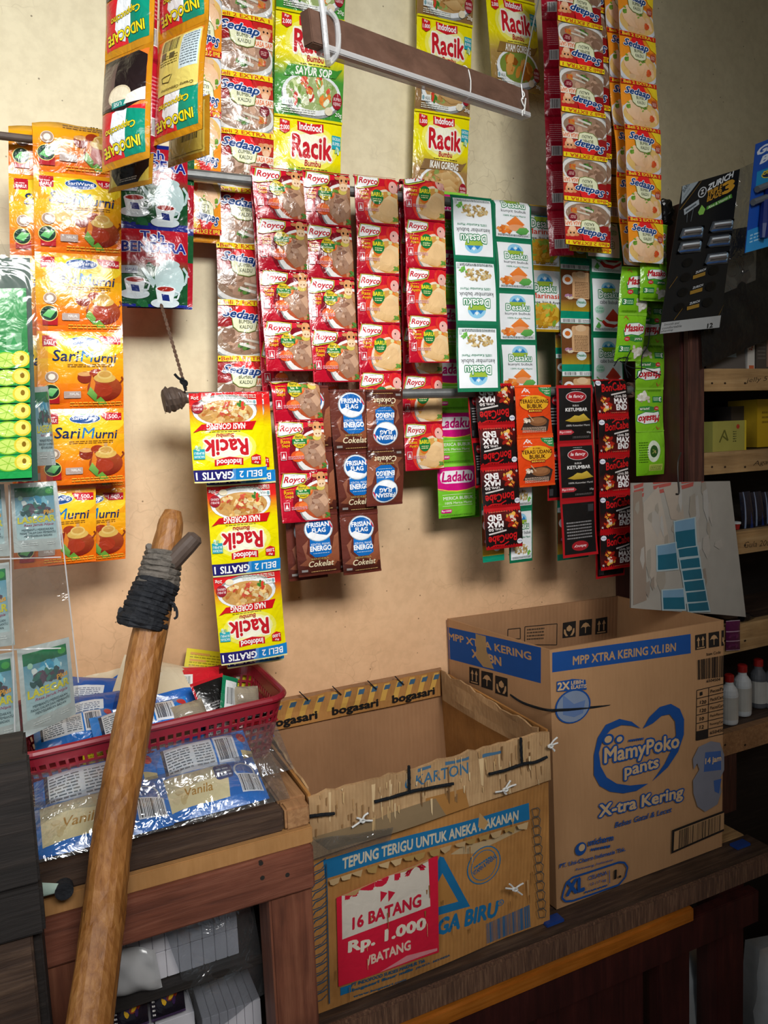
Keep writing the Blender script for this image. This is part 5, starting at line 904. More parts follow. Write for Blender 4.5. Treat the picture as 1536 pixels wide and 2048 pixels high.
# price poster pasted on the front
cs = [WP(*c2(*p), pO, nO)+nO*0.0042 for p in ((345, 945), (858, 770), (852, 275), (335, 492))]
dp = PD(*cs, base='#d6203c', mats=('paper',), pm=0, nu=10, nv=8)
dp.Q(C2((368, 490), (820, 360), (826, 575), (370, 716)), '#d9cfc0'); dp.Q(C2((390, 480), (420, 470), (424, 500), (398, 512)), '#c8203a'); dp.T('INSYA', c2(392, 512), c2(800, 402), 40, '#c8203a', bold=0.06)
dp.Q(C2((335, 488), (520, 370), (600, 372), (640, 395), (700, 360), (790, 290), (820, 290), (820, 372), (700, 410), (620, 392), (560, 440), (470, 470), (440, 500), (368, 492)), '#b9935f')
for x in (570, 610): dp.Q(C2((x, 492), (x+36, 502), (x, 545)), '#c8203a')
dp.T('16 BATANG', c2(424, 668), c2(776, 572), 22, '#c8203a', bold=0.04); dp.T('Rp. 1.000', c2(402, 798), c2(796, 690), 27, '#e8dcc8', bold=0.05); dp.T('/BATANG', c2(500, 845), c2(720, 770), 17, '#e8c8b4', bold=0.04); dp.Q(C2((560, 880), (700, 800), (856, 760), (856, 772), (640, 850)), '#d98a90')
surface('price_poster', tf, dp, bil(dp, cs, 0.0006, 5), thick=0.0004)
# stitched upper flap, torn along the top edge
d = PD(V3(mFL, ZM-0.022)+nO*0.006, V3(mFR, ZM-0.012)+nO*0.006, V3(uFR, ZF)+nO*0.004, V3(uFL, ZF)+nO*0.004, mats=('kraft_torn', 'ink'), nu=30, nv=5)
c1 = lambda x, y: (540+x*0.3906, 1200+y*0.3906); C1 = lambda *l: [c1(*p) for p in l]
d.T('6 KARTON', c1(692, 958), c1(1022, 876), 24, '#3f6c8c', bold=0.02); d.T('SEMENTARA', c1(700, 870), c1(1030, 795), 8, '#4a7190', bold=0.02) if False else None
for x0, x1 in ((760, 830), (905, 1030), (1100, 1200)): d.Q(C1((x0, 850-(x0-700)*0.2), (x1, 850-(x1-700)*0.2), (x1, 866-(x1-700)*0.2), (x0, 872-(x0-700)*0.2)), '#4a6f8c')
for x, w in ((300, 14), (520, 20), (610, 10), (1080, 26), (1090, 12), (1180, 8)): d.Q(C1((x, 1010-(x-200)*0.24), (x+w, 1005-(x-200)*0.24), (x+w*0.6, 1160-(x-200)*0.24), (x+w*0.2, 1150-(x-200)*0.24)), '#d4b68a')
d.Q(C1((800, 1010), (1000, 955), (1020, 1100), (900, 1140), (790, 1150)), '#a9773f'); d.Q(C1((210, 1215), (560, 1110), (600, 1090), (850, 1010), (900, 1130), (600, 1215), (300, 1280)), '#8a7456')
wr = random.Random(5)
for k in range(90):                                                 # ripped paper over the flutes
    x = wr.uniform(205, 1395); y = 960-(x-200)*0.235+wr.uniform(-20, 230); L_ = wr.uniform(20, 100); w_ = wr.uniform(3, 12); d.Q(C1((x, y), (x+w_, y-3), (x+w_*0.7, y+L_), (x+w_*0.1, y+L_*0.8)), wr.choice(('#d8bd92', '#8f6c46', '#c9a878', '#7a5a3a', '#b08a5e')), 0.3)
panel('stitched_flap', tf, d, 0.005, 0.0025, 8, 0.004)
nU = d.n; pU = d.c[0]
panel('side_panel', tf, PD(V3(bBL, ZB), V3(bFL, ZB), V3(uFL, ZF), V3(uBL, ZF), mats=('kraft_old', 'ink')))
dR = PD(V3(bFR, ZB), V3(bBR, ZB), V3(uBR, ZF), V3(uFR, ZF), mats=('kraft_old', 'ink')); panel('side_panel', tf, dR)
d = PD(V3(bBL, ZB), V3(bBR, ZB), V3(uBR, ZF+0.004), V3(uBL, ZF+0.004), mats=('kraft_in', 'ink')); panel('back_panel', tf, d, 0.004, 0.001)
y_ = -0.024; d = PD((0.315, y_, ZF-0.05), (0.704, y_, ZF-0.05), (0.704, y_-.002, ZF+0.002), (0.315, y_-.002, ZF+0.002), mats=('kraft_old', 'ink'), nu=16, nv=4)
for k in range(14): x = 2+k*7; d.p([(x, 4), (x+3, 4), (x+6, 13), (x+3, 13)], '#c79a4a'); d.p([(x+2.5, 9.5), (x+5.5, 9.5), (x+6.5, 12), (x+3.5, 12)], '#3c5c74')
for k in range(3): d.t('bogasari', 8+k*32, 0.6, 24, 5, '#1c1a18', bold=0.04)
panel('inner_flap', tf, d, 0.003, 0.002, 3, 0.003)
d = PD((0.702, -0.035, ZF-0.055), (0.698, -0.35, ZF-0.05), (0.694, -0.36, ZF+0.001), (0.703, -0.03, ZF+0.004), mats=('kraft_torn', 'ink'), nu=18, nv=4); panel('inner_flap', tf, d, 0.003, 0.003, 5, 0.006)
d = PD((0.31, -0.36, ZF-0.06), (0.314, -0.03, ZF-0.06), (0.314, -0.03, ZF+0.002), (0.306, -0.365, ZF+0.004), mats=('kraft_torn', 'ink'), nu=14, nv=4); panel('inner_flap', tf, d, 0.003, 0.003, 6, 0.006)
hexa('bottom_panel', tf, [V3(bFL, ZB)+[.004, .004, 0], V3(bFR, ZB)+[-.004, .004, 0], V3(bBR, ZB)+[-.004, -.004, 0], V3(bBL, ZB)+[.004, -.004, 0], V3(bFL, ZB+.004)+[.004, .004, 0], V3(bFR, ZB+.004)+[-.004, .004, 0], V3(bBR, ZB+.004)+[-.004, -.004, 0], V3(bBL, ZB+.004)+[.004, -.004, 0]], M['kraft_in'], 0)
def onU(*pts, o=0.005): return [WP(*c1(*p), pU, nU)+nU*o for p in pts]
for l in (((528, 1024), (620, 1000), (712, 972), (820, 952), (930, 932)), ((705, 972), (704, 900), (702, 842)), ((1112, 884), (1200, 862), (1285, 832), (1350, 822), (1408, 796)), ((1280, 832), (1276, 770), (1274, 700)), ((192, 1098), (255, 1090), (322, 1084))):
    tube('black_stitch', tf, catmull(onU(*l)), 0.0022, M['black_cord'], 8, 0.15, len(l))
for (cx, cy), pl_ in (((1420, 740), 0), ((1190, 962), 0), ((462, 1118), 0), ((1240, 1470), 1)):
    rng = random.Random(int(cx)); L = []
    for k in range(4):
        a = rng.uniform(0, 6.28); ln_ = rng.uniform(28, 70); L.append(catmull(onU((cx, cy), (cx+math.cos(a)*ln_*0.5+rng.uniform(-6, 6), cy+math.sin(a)*ln_*0.5), (cx+math.cos(a)*ln_, cy+math.sin(a)*ln_*0.8), o=0.006)))
    L.append(catmull(onU((cx-12, cy-6), (cx, cy+6), (cx+12, cy-4), (cx-4, cy-10), (cx-12, cy+4), o=0.008))); tubes('white_string_tie', tf, L, 0.0014, M['white_cord'], 6)
for k, x in enumerate((150, 320, 500, 640)): tube('black_stitch', tf, catmull([W(540+x*0.3906, 1200+(470-x*0.16)*0.3906+9, -0.0300), W(540+x*0.3906+9, 1200+(475-x*0.16)*0.3906+16, -0.0303), W(540+x*0.3906+18, 1200+(480-x*0.16)*0.3906+22, -0.030)]), 0.0011, M['black_cord'], 6)
# clear packing tape across the front
d = PD(*[WP(*c1(*p), pU, nU)+nU*0.0075 for p in ((205, 1320), (600, 1225), (620, 1150), (205, 1215))], mats=('bag',), nu=14, nv=5, pm=0); panel('packing_tape', tf, d, 0.0003, 0.003, 4)
# paper sheet lying inside the carton
d = PD((0.36, -0.30, ZB+0.06), (0.50, -0.34, ZB+0.07), (0.55, -0.20, ZB+0.05), (0.40, -0.16, ZB+0.04), base='#c9bc9c', mats=('paper',), pm=0, nu=8, nv=8)
o = panel('paper_sheet', None, d, 0.0004, 0.006, 4); tag(o, 'pale paper sheet lying crumpled inside the low worn carton', 'paper'); recenter(o)

# ------------------------------------------------------------------ bench
YB_ = -0.358; t = thing('wooden_bench', 'long dark wooden bench carrying the two cardboard cartons', 'bench', (0.8, -0.19, 0)); zt = EYE-0.832
box('top_board', t, (0.292, -0.30, zt-0.03), (1.24, -0.004, zt), M['wood_shelf'])
box('front_board', t, (0.292, YB_, zt-0.032), (1.245, -0.301, zt+0.001), M['wood_dark'])
box('bark_edge', t, (0.292, YB_-0.012, zt-0.042), (1.24, YB_-0.0005, zt-0.003), M['wood_bark'], 0.003)
box('batten', t, (0.292, YB_-0.018, zt-0.070), (1.02, YB_-0.001, zt-0.0425), M['wood_orange'], 0.004)
box('apron', t, (0.292, YB_-0.008, zt-0.135), (1.20, YB_+0.016, zt-0.0705), M['wood_maroon'])
for x0, x1 in ((0.296, 0.36), (0.69, 0.93), (0.965, 1.045), (1.118, 1.19)): box('leg', t, (x0, YB_+0.017, 0), (x1, YB_+0.07, zt-0.043), M['wood_maroon'])
for x0, x1 in ((0.30, 0.36), (1.12, 1.19)): box('leg', t, (x0, -0.07, 0), (x1, -0.02, zt-0.031), M['wood_maroon'])
for k, (px, py, w, h, nm) in enumerate(((1106, 1842, 50, 26, 'lower left'), (1482, 1690, 42, 20, 'right'))):
    p = WZ(px, py, zt+0.004); o = box('plastic_wedge', None, (p[0]-0.018, p[1]-0.008, zt+0.0015), (p[0]+0.018, p[1]+0.012, zt+0.007), plain('blue_wedge_%d' % k, '#1d3f86', 0.4), 0.001); recenter(o); tag(o, ['small blue plastic tab on the bench between the two cartons', 'small blue plastic tab on the bench right of the tall carton'][k], 'plastic tab')
d = PD(W(1290, 2150, -0.24), W(1480, 2150, -0.24), W(1440, 1870, -0.24), W(1330, 1890, -0.24), base='#b9b7ae', mats=('white_plastic',), nu=10, nv=10, pm=0)
o = surface('plastic_sack', None, d, bil(d, d.c, 0.0)+np.array([0, -1, 0])*(pillow(10, 10)*0.05+crumple(random.Random(3), 10, 10, .2, .2, .006))[:, :, None], bil(d, d.c)+np.array([0, 0.04, 0])); recenter(o); tag(o, 'whitish plastic sack stored under the right end of the bench', 'sack')
d = PD(W(1500, 2150, -0.2), W(1640, 2150, -0.2), W(1620, 1880, -0.2), W(1520, 1900, -0.2), base='#b9b7ae', mats=('white_plastic',), nu=10, nv=10, pm=0)
o = surface('plastic_sack', None, d, bil(d, d.c, 0.0)+np.array([0, -1, 0])*(pillow(10, 10)*0.05+crumple(random.Random(5), 10, 10, .2, .2, .006))[:, :, None], bil(d, d.c)+np.array([0, 0.04, 0])); recenter(o); tag(o, 'pale plastic sack at the lower right edge, beyond the bench leg', 'sack')

# ------------------------------------------------------------------ slatted stand that carries the basket
zs = EYE-0.478; t = thing('wooden_stand', 'rough wooden stand under the red basket, open below', 'stand', (0.0, -0.2, 0))
box('top_board', t, (-0.45, -0.378, zs-0.02), (0.255, -0.02, zs), M['wood_dark'])
box('side_plank', t, (0.257, -0.382, zs-0.022), (0.2955, -0.02, zs+0.002), M['wood_tan'], 0.003)
box('dark_front_board', t, (-0.30, -0.404, EYE-0.508), (0.258, -0.379, zs+0.001), M['wood_dark'], 0.003)
box('end_block', t, (0.259, -0.406, EYE-0.508), (0.2925, -0.383, zs), M['wood_tan'], 0.003)
box('particle_strip', t, (-0.30, -0.410, EYE-0.530), (0.2935, -0.384, EYE-0.5085), M['particle'], 0.001)
box('rail', t, (-0.45, -0.416, EYE-0.590), (0.292, -0.386, EYE-0.5305), M['wood_red'], 0.003)
box('leg', t, (0.230, -0.410, 0), (0.289, -0.35, EYE-0.5905), M['wood_redz'], 0.003)
box('leg', t, (-0.07, -0.410, 0), (0.022, -0.36, EYE-0.5905), M['wood_redz'], 0.003)
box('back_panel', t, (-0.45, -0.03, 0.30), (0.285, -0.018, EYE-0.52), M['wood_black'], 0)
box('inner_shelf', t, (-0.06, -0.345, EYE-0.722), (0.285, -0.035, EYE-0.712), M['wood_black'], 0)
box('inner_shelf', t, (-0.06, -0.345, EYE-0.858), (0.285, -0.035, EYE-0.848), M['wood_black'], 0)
for px, py in ((522, 1727), (525, 1756), (575, 1750)): p = W(px, py, -0.4165); tube('nail', t, [p, p+np.array([0, 0.004, 0])], 0.003, M['nail'], 10)
# white boxes in the stand
wb = None
def whitebox(x, y, z, w, dp_, h, i, label, grp):
    global wb
    if wb is None or abs(wb['w']-w) > 1e-4 or abs(wb['h']-h) > 1e-4:
        o = hexa('white_box', None, [(0, 0, 0), (w, 0, 0), (w, dp_, 0), (0, dp_, 0), (0, 0, h), (w, 0, h), (w, dp_, h), (0, dp_, h)], M['white_box'], 0.0008); wb = dict(o=o, w=w, h=h)
    else: o = wb['o'].copy(); COL.objects.link(o)
    o.location = (x, y, z); o['label'] = label; o['category'] = 'box'; o['group'] = grp; return o
for r_ in range(2):
    for k in range(10): whitebox(0.042+k*0.0163, -0.325, EYE-0.711+r_*0.0385, 0.0157, 0.07, 0.0375, k, ['small white upright box in the lower row of the bundle inside the stand', 'small white upright box in the upper row of the bundle inside the stand'][r_], 'white boxes in the bundle')
for k in range(7): whitebox(0.148+k*0.0118, -0.325, EYE-0.847, 0.0112, 0.07, 0.058, k, 'narrow white upright box low at the right inside the stand', 'narrow white boxes')
for k, (x, z) in enumerate(((0.030, -0.847), (0.083, -0.847), (0.032, -0.822), (0.085, -0.822), (0.034, -0.797), (0.087, -0.797))): whitebox(x, -0.325, EYE+z, 0.051, 0.08, 0.0242, k, 'flat white box in the low stack at the left inside the stand', 'flat white boxes')
for k, x in enumerate((0.034, 0.082)):
    d = simple('#15121a', '#241e2a', lambda d: (d.blobs(55, 45, 26, 30, ['#d8a81c', '#c97a18', '#8a2c14', '#3a2450'], 14, 6, 16, 4), d.tiny(6, 10, 14, 60, 6, '#e0dcd8'), d.r(0, 0, 100, 5, '#40304c')), 70)
    o = pack('dark_printed_box', None, d, (x+0.022, -0.322, EYE-0.742), np.array([1.0, 0, 0]), np.array([0, 0.35, 0.94]), 0.045, 0.045, 0.004, 0.0004, 5+k); recenter(o); tag(o, ['dark box printed with yellow flames, left one under the clear bag', 'dark box printed with yellow flames, right one under the clear bag'][k], 'box', 'dark printed boxes')
def film(name, label, pts, Y, bul, amp, seed, mat='bag', cat='plastic bag', nn=14):
    d = D(80, '#ffffff', None, nn, nn); o = quad(name, None, d, pts, Y, bul, amp, seed, mats=[mat], wav=0.004); recenter(o); tag(o, label, cat); return o
film('plastic_bag', 'crumpled clear plastic bag draped over the white boxes at right', [(320, 1835), (505, 1800), (535, 1985), (405, 2075)], -0.340, 0.010, 0.006, 5)
film('plastic_bag', 'cloudy plastic bag bunched beside the leaning pole', [(215, 1890), (310, 1900), (325, 1975), (205, 2000)], -0.346, 0.014, 0.006, 8, 'strap')
# blackened cabinet at the lower left
t = thing('wooden_cabinet', 'blackened wooden cabinet edge at the lower left', 'cabinet', (-0.3, -0.47, 0)); xr = W(70, 1650, -0.52)[0]
box('board', t, (-0.6, -0.52, EYE-0.428), (xr, -0.50, EYE-0.300), M['wood_black'], 0.002); box('board', t, (-0.6, -0.523, EYE-0.480), (xr+0.001, -0.50, EYE-0.430), M['wood_black'], 0.003)
box('body', t, (-0.6, -0.499, 0), (xr-0.004, -0.425, EYE-0.302), M['wood_black'], 0.002); box('base_board', t, (-0.6, -0.515, 0), (xr-0.012, -0.50, EYE-0.482), M['wood_dark'], 0.002)
# green rag pinched on the stand
d = D(60, '#a9bfb3', None, 8, 6); o = quad('cloth_rag', None, d, [(70, 1765), (130, 1768), (118, 1785), (66, 1800)], -0.425, 0.006, 0.004, 3, mats=['cloth_green']); recenter(o); tag(o, 'small pale green rag hanging on the stand rail at left', 'rag')
p = W(128, 1778, -0.424); o = tube('round_stopper', None, [p-np.array([0, 0.006, 0]), p+np.array([0, 0.006, 0])], 0.010, M['rubber'], 16); recenter(o); tag(o, 'black round rubber stopper beside the green rag', 'stopper')

# ------------------------------------------------------------------ red basket and what fills it
rz = EYE-0.386; bz = zs+0.001
def rrect(c4, rad, n=6):
    out = []; m = len(c4)
    for i in range(m):
        p = np.array(c4[i]); a = np.array(c4[i-1])-p; b = np.array(c4[(i+1) % m])-p; a /= np.linalg.norm(a); b /= np.linalg.norm(b); cen = p+(a+b)*rad; s = -b*rad; e = -a*rad
        for k in range(n+1): th = k/n*math.pi/2; out.append(cen+s*math.cos(th)+e*math.sin(th))
    return out
def resample(pts, step):
    P = np.array(pts+[pts[0]]); L = np.concatenate([[0], np.cumsum(np.linalg.norm(np.diff(P, axis=0), axis=1))]); n = int(L[-1]/step/3)*3; s = np.linspace(0, L[-1], n, endpoint=False); return np.stack([np.interp(s, L, P[:, k]) for k in (0, 1)], 1), L[-1]
top4 = [(-0.055, -0.282), (0.318, -0.244), (0.318, -0.045), (-0.055, -0.045)]; topc, per = resample(rrect(top4, 0.028), 0.0040); nC = len(topc); cen = topc.mean(0); botc = cen+(topc-cen)*np.array([0.885, 0.86])
t = thing('plastic_basket', 'red plastic basket with square holes, full of packets, on the wooden stand', 'basket', (0.13, -0.16, bz))
zr = [0.0, 0.10]
for k in range(6): zr += [zr[-1]+0.085, zr[-1]+0.125]
zr.append(1.0); vs, fs = [], []
for f in zr:
    for k in range(nC): p = botc[k]+(topc[k]-botc[k])*f; vs.append((p[0], p[1], bz+(rz-bz)*f))
for r_ in range(len(zr)-1):
    hole_row = (r_ % 2 == 1) and r_ < 12
    for k in range(nC):
        if hole_row and k % 3 != 0: continue
        a = r_*nC+k; b = r_*nC+(k+1) % nC; fs.append((a, b, b+nC, a+nC))
fs.append(tuple(range(nC))[::-1]); me = mesh('basket_body', vs, fs); o = obj('basket_body', me, t, [M['red_plastic']]); md = o.modifiers.new('thickness', 'SOLIDIFY'); md.thickness = 0.0025; md.offset = 0
ring = [np.array([p[0], p[1], rz]) for p in topc[::2]]; ring += ring[:2]; out_ = [np.array([*(cen+(np.array(p[:2])-cen)*1.012), rz]) for p in ring]; tube('rim', t, out_, 0.0052, M['red_plastic'], 8)
def drop(label, d, px, py, z, w, h, yaw, pit, rol, cat='packet', bulge=0.012, amp=0.003, seed=1, grp=None, flip=False):
    a, b, n = axes(math.radians(yaw), math.radians(pit), math.radians(rol)); c = WZ(px, py, EYE+z-0.032); o = pack('packet', None, d, c, a, b, w, h, bulge, amp, seed, flip); recenter(o); tag(o, label, cat, grp); return o
G6 = 'packets in the red basket'
drop('beige wrapper lying at the far left back of the basket', DS['beige_wrap'], 190, 1328, -0.345, 0.11, 0.05, 0, -50, -6, seed=2, grp=G6)
drop('large cream milk packet with a blue corner, right behind the pole', DS['cream_pack'], 330, 1372, -0.352, 0.15, 0.09, 8, -50, -28, seed=3, grp=G6, bulge=0.016)
drop('cream packet behind the blue packets at the left of the basket', DS['cream_pack'], 215, 1352, -0.350, 0.13, 0.07, 0, -55, 0, seed=4, grp=G6)
drop('dark blue packet slanting in the left half of the basket', DS['blue_pack'], 215, 1385, -0.352, 0.13, 0.06, 4, -58, -18, seed=5, grp=G6, bulge=0.014)
drop('dark blue packet lying lowest in front at the left of the basket', DS['blue_pack'], 215, 1412, -0.362, 0.14, 0.06, 0, -62, -4, seed=6, grp=G6, bulge=0.014)
drop('bright blue packet in crinkled film near the basket front', DS['milk_back'], 285, 1440, -0.368, 0.14, 0.055, 0, -62, 4, seed=7, grp=G6, bulge=0.014)
drop('grey and blue wrapped packet in the front left corner of the basket', DS['milk_back'], 150, 1455, -0.372, 0.11, 0.055, 0, -60, 2, seed=8, grp=G6)
drop('shiny red packet lying across behind the black packet', DS['red_pack'], 385, 1362, -0.350, 0.085, 0.05, -4, -45, -8, seed=9, grp=G6, bulge=0.010)
drop('black packet with a red border, right half of the basket', DS['black_pack'], 428, 1395, -0.360, 0.055, 0.065, 6, -35, 8, seed=10, grp=G6, bulge=0.006)
drop('white and green packet standing beside the black packet', DS['green_pack'], 458, 1392, -0.355, 0.03, 0.06, 30, -20, -28, seed=11, grp=G6, bulge=0.004)
drop('beige wrapper standing right of the green packet', DS['beige_wrap'], 492, 1392, -0.362, 0.042, 0.032, 10, -35, -12, seed=12, grp=G6)
drop('crumpled brown film scrap at the front of the basket', DS['beige_wrap'], 378, 1425, -0.366, 0.05, 0.035, 0, -50, 8, seed=13, grp=G6)
drop('black packet deep in the right end of the basket', DS['black_pack'], 505, 1425, -0.395, 0.07, 0.05, 0, -60, 0, seed=14, grp=G6)
drop('white packet showing through the right holes of the basket', DS['milk_back'], 470, 1450, -0.420, 0.12, 0.06, -6, -25, 0, seed=15, grp=G6)
drop('cream packet showing through the middle holes of the basket', DS['cream_pack'], 330, 1480, -0.425, 0.12, 0.055, -6, -25, 0, seed=16, grp=G6)
drop('yellow packet showing through the holes left of the middle of the basket', DS['yellow_card'], 235, 1495, -0.425, 0.10, 0.05, -6, -25, 0, seed=17, grp=G6)
o = quad('paper_card', None, DS['yellow_card'], [(374, 1296), (508, 1312), (500, 1385), (362, 1372)], (-0.022, -0.022, -0.055, -0.055), 0.001, 0.0006, 3, mats=['paper']); recenter(o); tag(o, 'bright yellow printed card leaning on the wall at the basket back', 'card')
# milk packets in clear bags lying in front of the basket
G7 = 'blue milk packets in front of the basket'
def lay(label, d, px, py, z, w, h, tilt, rot, seed, flip=False):
    c = WZ(px, py, EYE+z); a = np.array([math.cos(rot), math.sin(rot), 0]); b = np.array([-math.sin(rot)*math.cos(tilt), math.cos(rot)*math.cos(tilt), math.sin(tilt)]); o = pack('milk_packet', None, d, c, a, b, w, h, 0.014, 0.0018, seed, flip); recenter(o); tag(o, label, 'packet', G7); return o, c, a, b
lay('blue and cream milk packet, front left in the lower clear bag', DS['milk'], 205, 1632, -0.455, 0.158, 0.085, 0.35, 0.02, 3)
lay('blue and cream milk packet with a barcode sticker, front right in the lower clear bag', DS['milk'], 425, 1577, -0.455, 0.132, 0.082, 0.35, 0.02, 4)
lay('blue milk packet showing its printed back, left in the upper clear bag', DS['milk_back'], 195, 1568, -0.438, 0.150, 0.075, 0.45, 0.02, 5)
lay('blue milk packet showing its printed back, right in the upper clear bag', DS['milk_back'], 408, 1518, -0.438, 0.132, 0.075, 0.45, 0.02, 6)
def bagover(label, px, py, z, w, h, tilt, seed):
    c = WZ(px, py, EYE+z); b = np.array([0, math.cos(tilt), math.sin(tilt)]); d = D(40, '#ffffff', None, 20, 8); o = pack('clear_bag', None, d, c, np.array([1.0, 0.02, 0]), b, w, h, 0.022, 0.006, seed, mats=['bag'], backb=0.6); recenter(o); tag(o, label, 'plastic bag', 'clear bags of milk packets')
bagover('lower clear bag around the two front milk packets', 315, 1604, -0.452, 0.325, 0.095, 0.35, 4)
bagover('upper clear bag around the two rear milk packets', 318, 1545, -0.433, 0.35, 0.092, 0.45, 6)

# ------------------------------------------------------------------ leaning pole
t = thing('wooden_pole', 'peeled wooden pole leaning on the stand, top bound with black rubber', 'pole', (-0.1, -0.72, 0))
pp = [W(346, 1022, -0.352), W(330, 1110, -0.365), W(300, 1260, -0.385), W(265, 1450, -0.412), W(228, 1650, -0.441), W(205, 1850, -0.475), W(180, 2048, -0.52)]
e = pp[-1]+(pp[-1]-pp[-2])/np.linalg.norm(pp[-1]-pp[-2])*((pp[-1][2]-0.0)/abs((pp[-1]-pp[-2])[2])*np.linalg.norm(pp[-1]-pp[-2])); pp.append(e)
cp = catmull(pp, 8); rr_ = np.interp(np.linspace(0, 1, len(cp)), [0, 0.03, 0.12, 0.25, 0.6, 1], [0.010, 0.0145, 0.0175, 0.0205, 0.0225, 0.024]); tube('shaft', t, cp, list(rr_), M['wood_pole'], 18, 0.03, 2)
tube('peg', t, catmull([W(322, 1142, -0.372), W(350, 1118, -0.378), W(378, 1088, -0.384), W(392, 1073, -0.386)]), [0.0125]*14+[0.013, 0.0125, 0.011, 0.009, 0.006], M['peg'], 14) if False else tube('peg', t, [W(322, 1146, -0.370), W(350, 1118, -0.378), W(376, 1090, -0.384), W(390, 1075, -0.386), W(394, 1070, -0.3865)], [0.0115, 0.0115, 0.0112, 0.0105, 0.006], M['peg'], 14)
def coil(name, mat, p0, p1, r0, r1, turns, tr, seed):
    rng = random.Random(seed); ax = p1-p0; L = np.linalg.norm(ax); ax /= L; u = np.cross(ax, np.array([0, 1.0, 0])); u /= np.linalg.norm(u); v = np.cross(ax, u); P = []; n = turns*14
    for k in range(n+1):
        th = 2*math.pi*k/14; f = k/n; r = (r0+(r1-r0)*f)*(1+rng.uniform(-0.05, 0.09)); P.append(p0+ax*L*f+u*math.cos(th)*r+v*math.sin(th)*r)
    tube(name, t, P, tr, mat, 8, 0.25, seed)
coil('black_binding', M['rubber'], W(286, 1240, -0.383), W(318, 1160, -0.371), 0.0235, 0.0225, 8, 0.0042, 3); coil('grey_binding', M['grey_binding'], W(314, 1168, -0.372), W(330, 1100, -0.363), 0.0225, 0.0195, 6, 0.0040, 4)
coil('black_binding', M['rubber'], W(282, 1252, -0.384), W(288, 1232, -0.382), 0.0255, 0.0255, 3, 0.0042, 7)
tubes('loose_end', t, [catmull([W(344, 1212, -0.40), W(352, 1216, -0.402), W(354, 1232, -0.402), W(348, 1238, -0.402)]), catmull([W(340, 1205, -0.40), W(348, 1208, -0.402), W(350, 1222, -0.402)])], 0.0016, M['rubber'], 6)

# ------------------------------------------------------------------ clear pocket sheet with sachets at the left edge
LG = DS['lasegar']; G8 = 'silver sachets in the pocket sheet'
def lsg(label, pts, Y, seed): o = quad('drink_sachet', None, LG, pts, Y, 0.004, 0.0012, seed); recenter(o); tag(o, label, 'sachet', G8)
lsg('silver lime drink sachet in the middle right pocket', [(20, 968), (112, 962), (124, 1098), (28, 1106)], -0.300, 2)
lsg('silver lime drink sachet in the lowest right pocket, tilted', [(34, 1300), (138, 1274), (152, 1428), (48, 1477)], (-0.31, -0.29, -0.29, -0.31), 3)
lsg('silver lime drink sachet cut by the left edge, lowest pocket', [(-80, 1322), (28, 1303), (42, 1474), (-68, 1500)], -0.31, 4)
lsg('silver lime drink sachet cut by the left edge, pocket above the lowest', [(-88, 1140), (18, 1124), (30, 1290), (-78, 1304)], -0.306, 5)
lsg('silver lime drink sachet cut by the left edge, third pocket up', [(-95, 975), (8, 968), (20, 1112), (-85, 1118)], -0.304, 6)
lsg('silver lime drink sachet turned narrow behind the green sachet card', [(62, 775), (96, 772), (112, 930), (72, 932)], (-0.27, -0.25, -0.25, -0.27), 7)
t = thing('pocket_sheet', 'clear plastic pocket sheet hanging at the left edge with silver sachets', 'pocket sheet', W(20, 960, -0.32))
rows = [(660, 96), (830, 100), (965, 112), (1100, 130), (1260, 148), (1360, 156), (1432, 162)]; d = D(100, '#ffffff', None, 10, 18); P = np.zeros((19, 11, 3)); rng = random.Random(4)
for j in range(19):
    y = 1500-(1500-640)*j/18
    for i in range(11):
        xr_ = np.interp(y-60*(i/10), [r[0] for r in rows], [r[1] for r in rows]); xl_ = -130; x = xl_+(xr_-xl_)*i/10; P[j, i] = W(x, y-62*(max(0, (y-1100)/400))*(i/10), -0.325+0.004*math.sin(i*1.3+j*0.9)+rng.uniform(-0.0015, 0.0015))
surface('front_film', t, d, P, thick=0.0003, mats=['clear'])
tubes('welded_seam', t, [catmull([W(18+2*k, 970+84*k, -0.327) for k in range(7)]), catmull([W(112+9*k, 965+80*k, -0.327) for k in range(6)])], 0.0009, M['strap'], 6)
tubes('welded_seam', t, [catmull([W(x, y-0.03*x, -0.327) for x in (-100, -20, 60, 122)]) for y in (1118, 1300)], 0.0009, M['strap'], 6)
t = thing('display_card', 'dark green hanging card holding bright green lime sachets, left edge', 'card', W(0, 960, -0.355))
d = D(300, '#0c4034', '#12493c', 6, 10); quad('backing_card', t, d, [(-140, 512), (60, 516), (76, 962), (-130, 968)], -0.352, 0, 0, 2, mats=['card'], thick=0.0015)
quad('lime_sachet', t, DS['citrus'], [(-50, 578), (52, 576), (64, 955), (-42, 960)], -0.3575, 0.004, 0.0014, 5)
d = D(100, '#ffffff', None, 8, 12); quad('clear_cover', t, d, [(-140, 488), (62, 488), (80, 700), (-130, 700)], -0.364, 0.002, 0.002, 6, mats=['clear'])

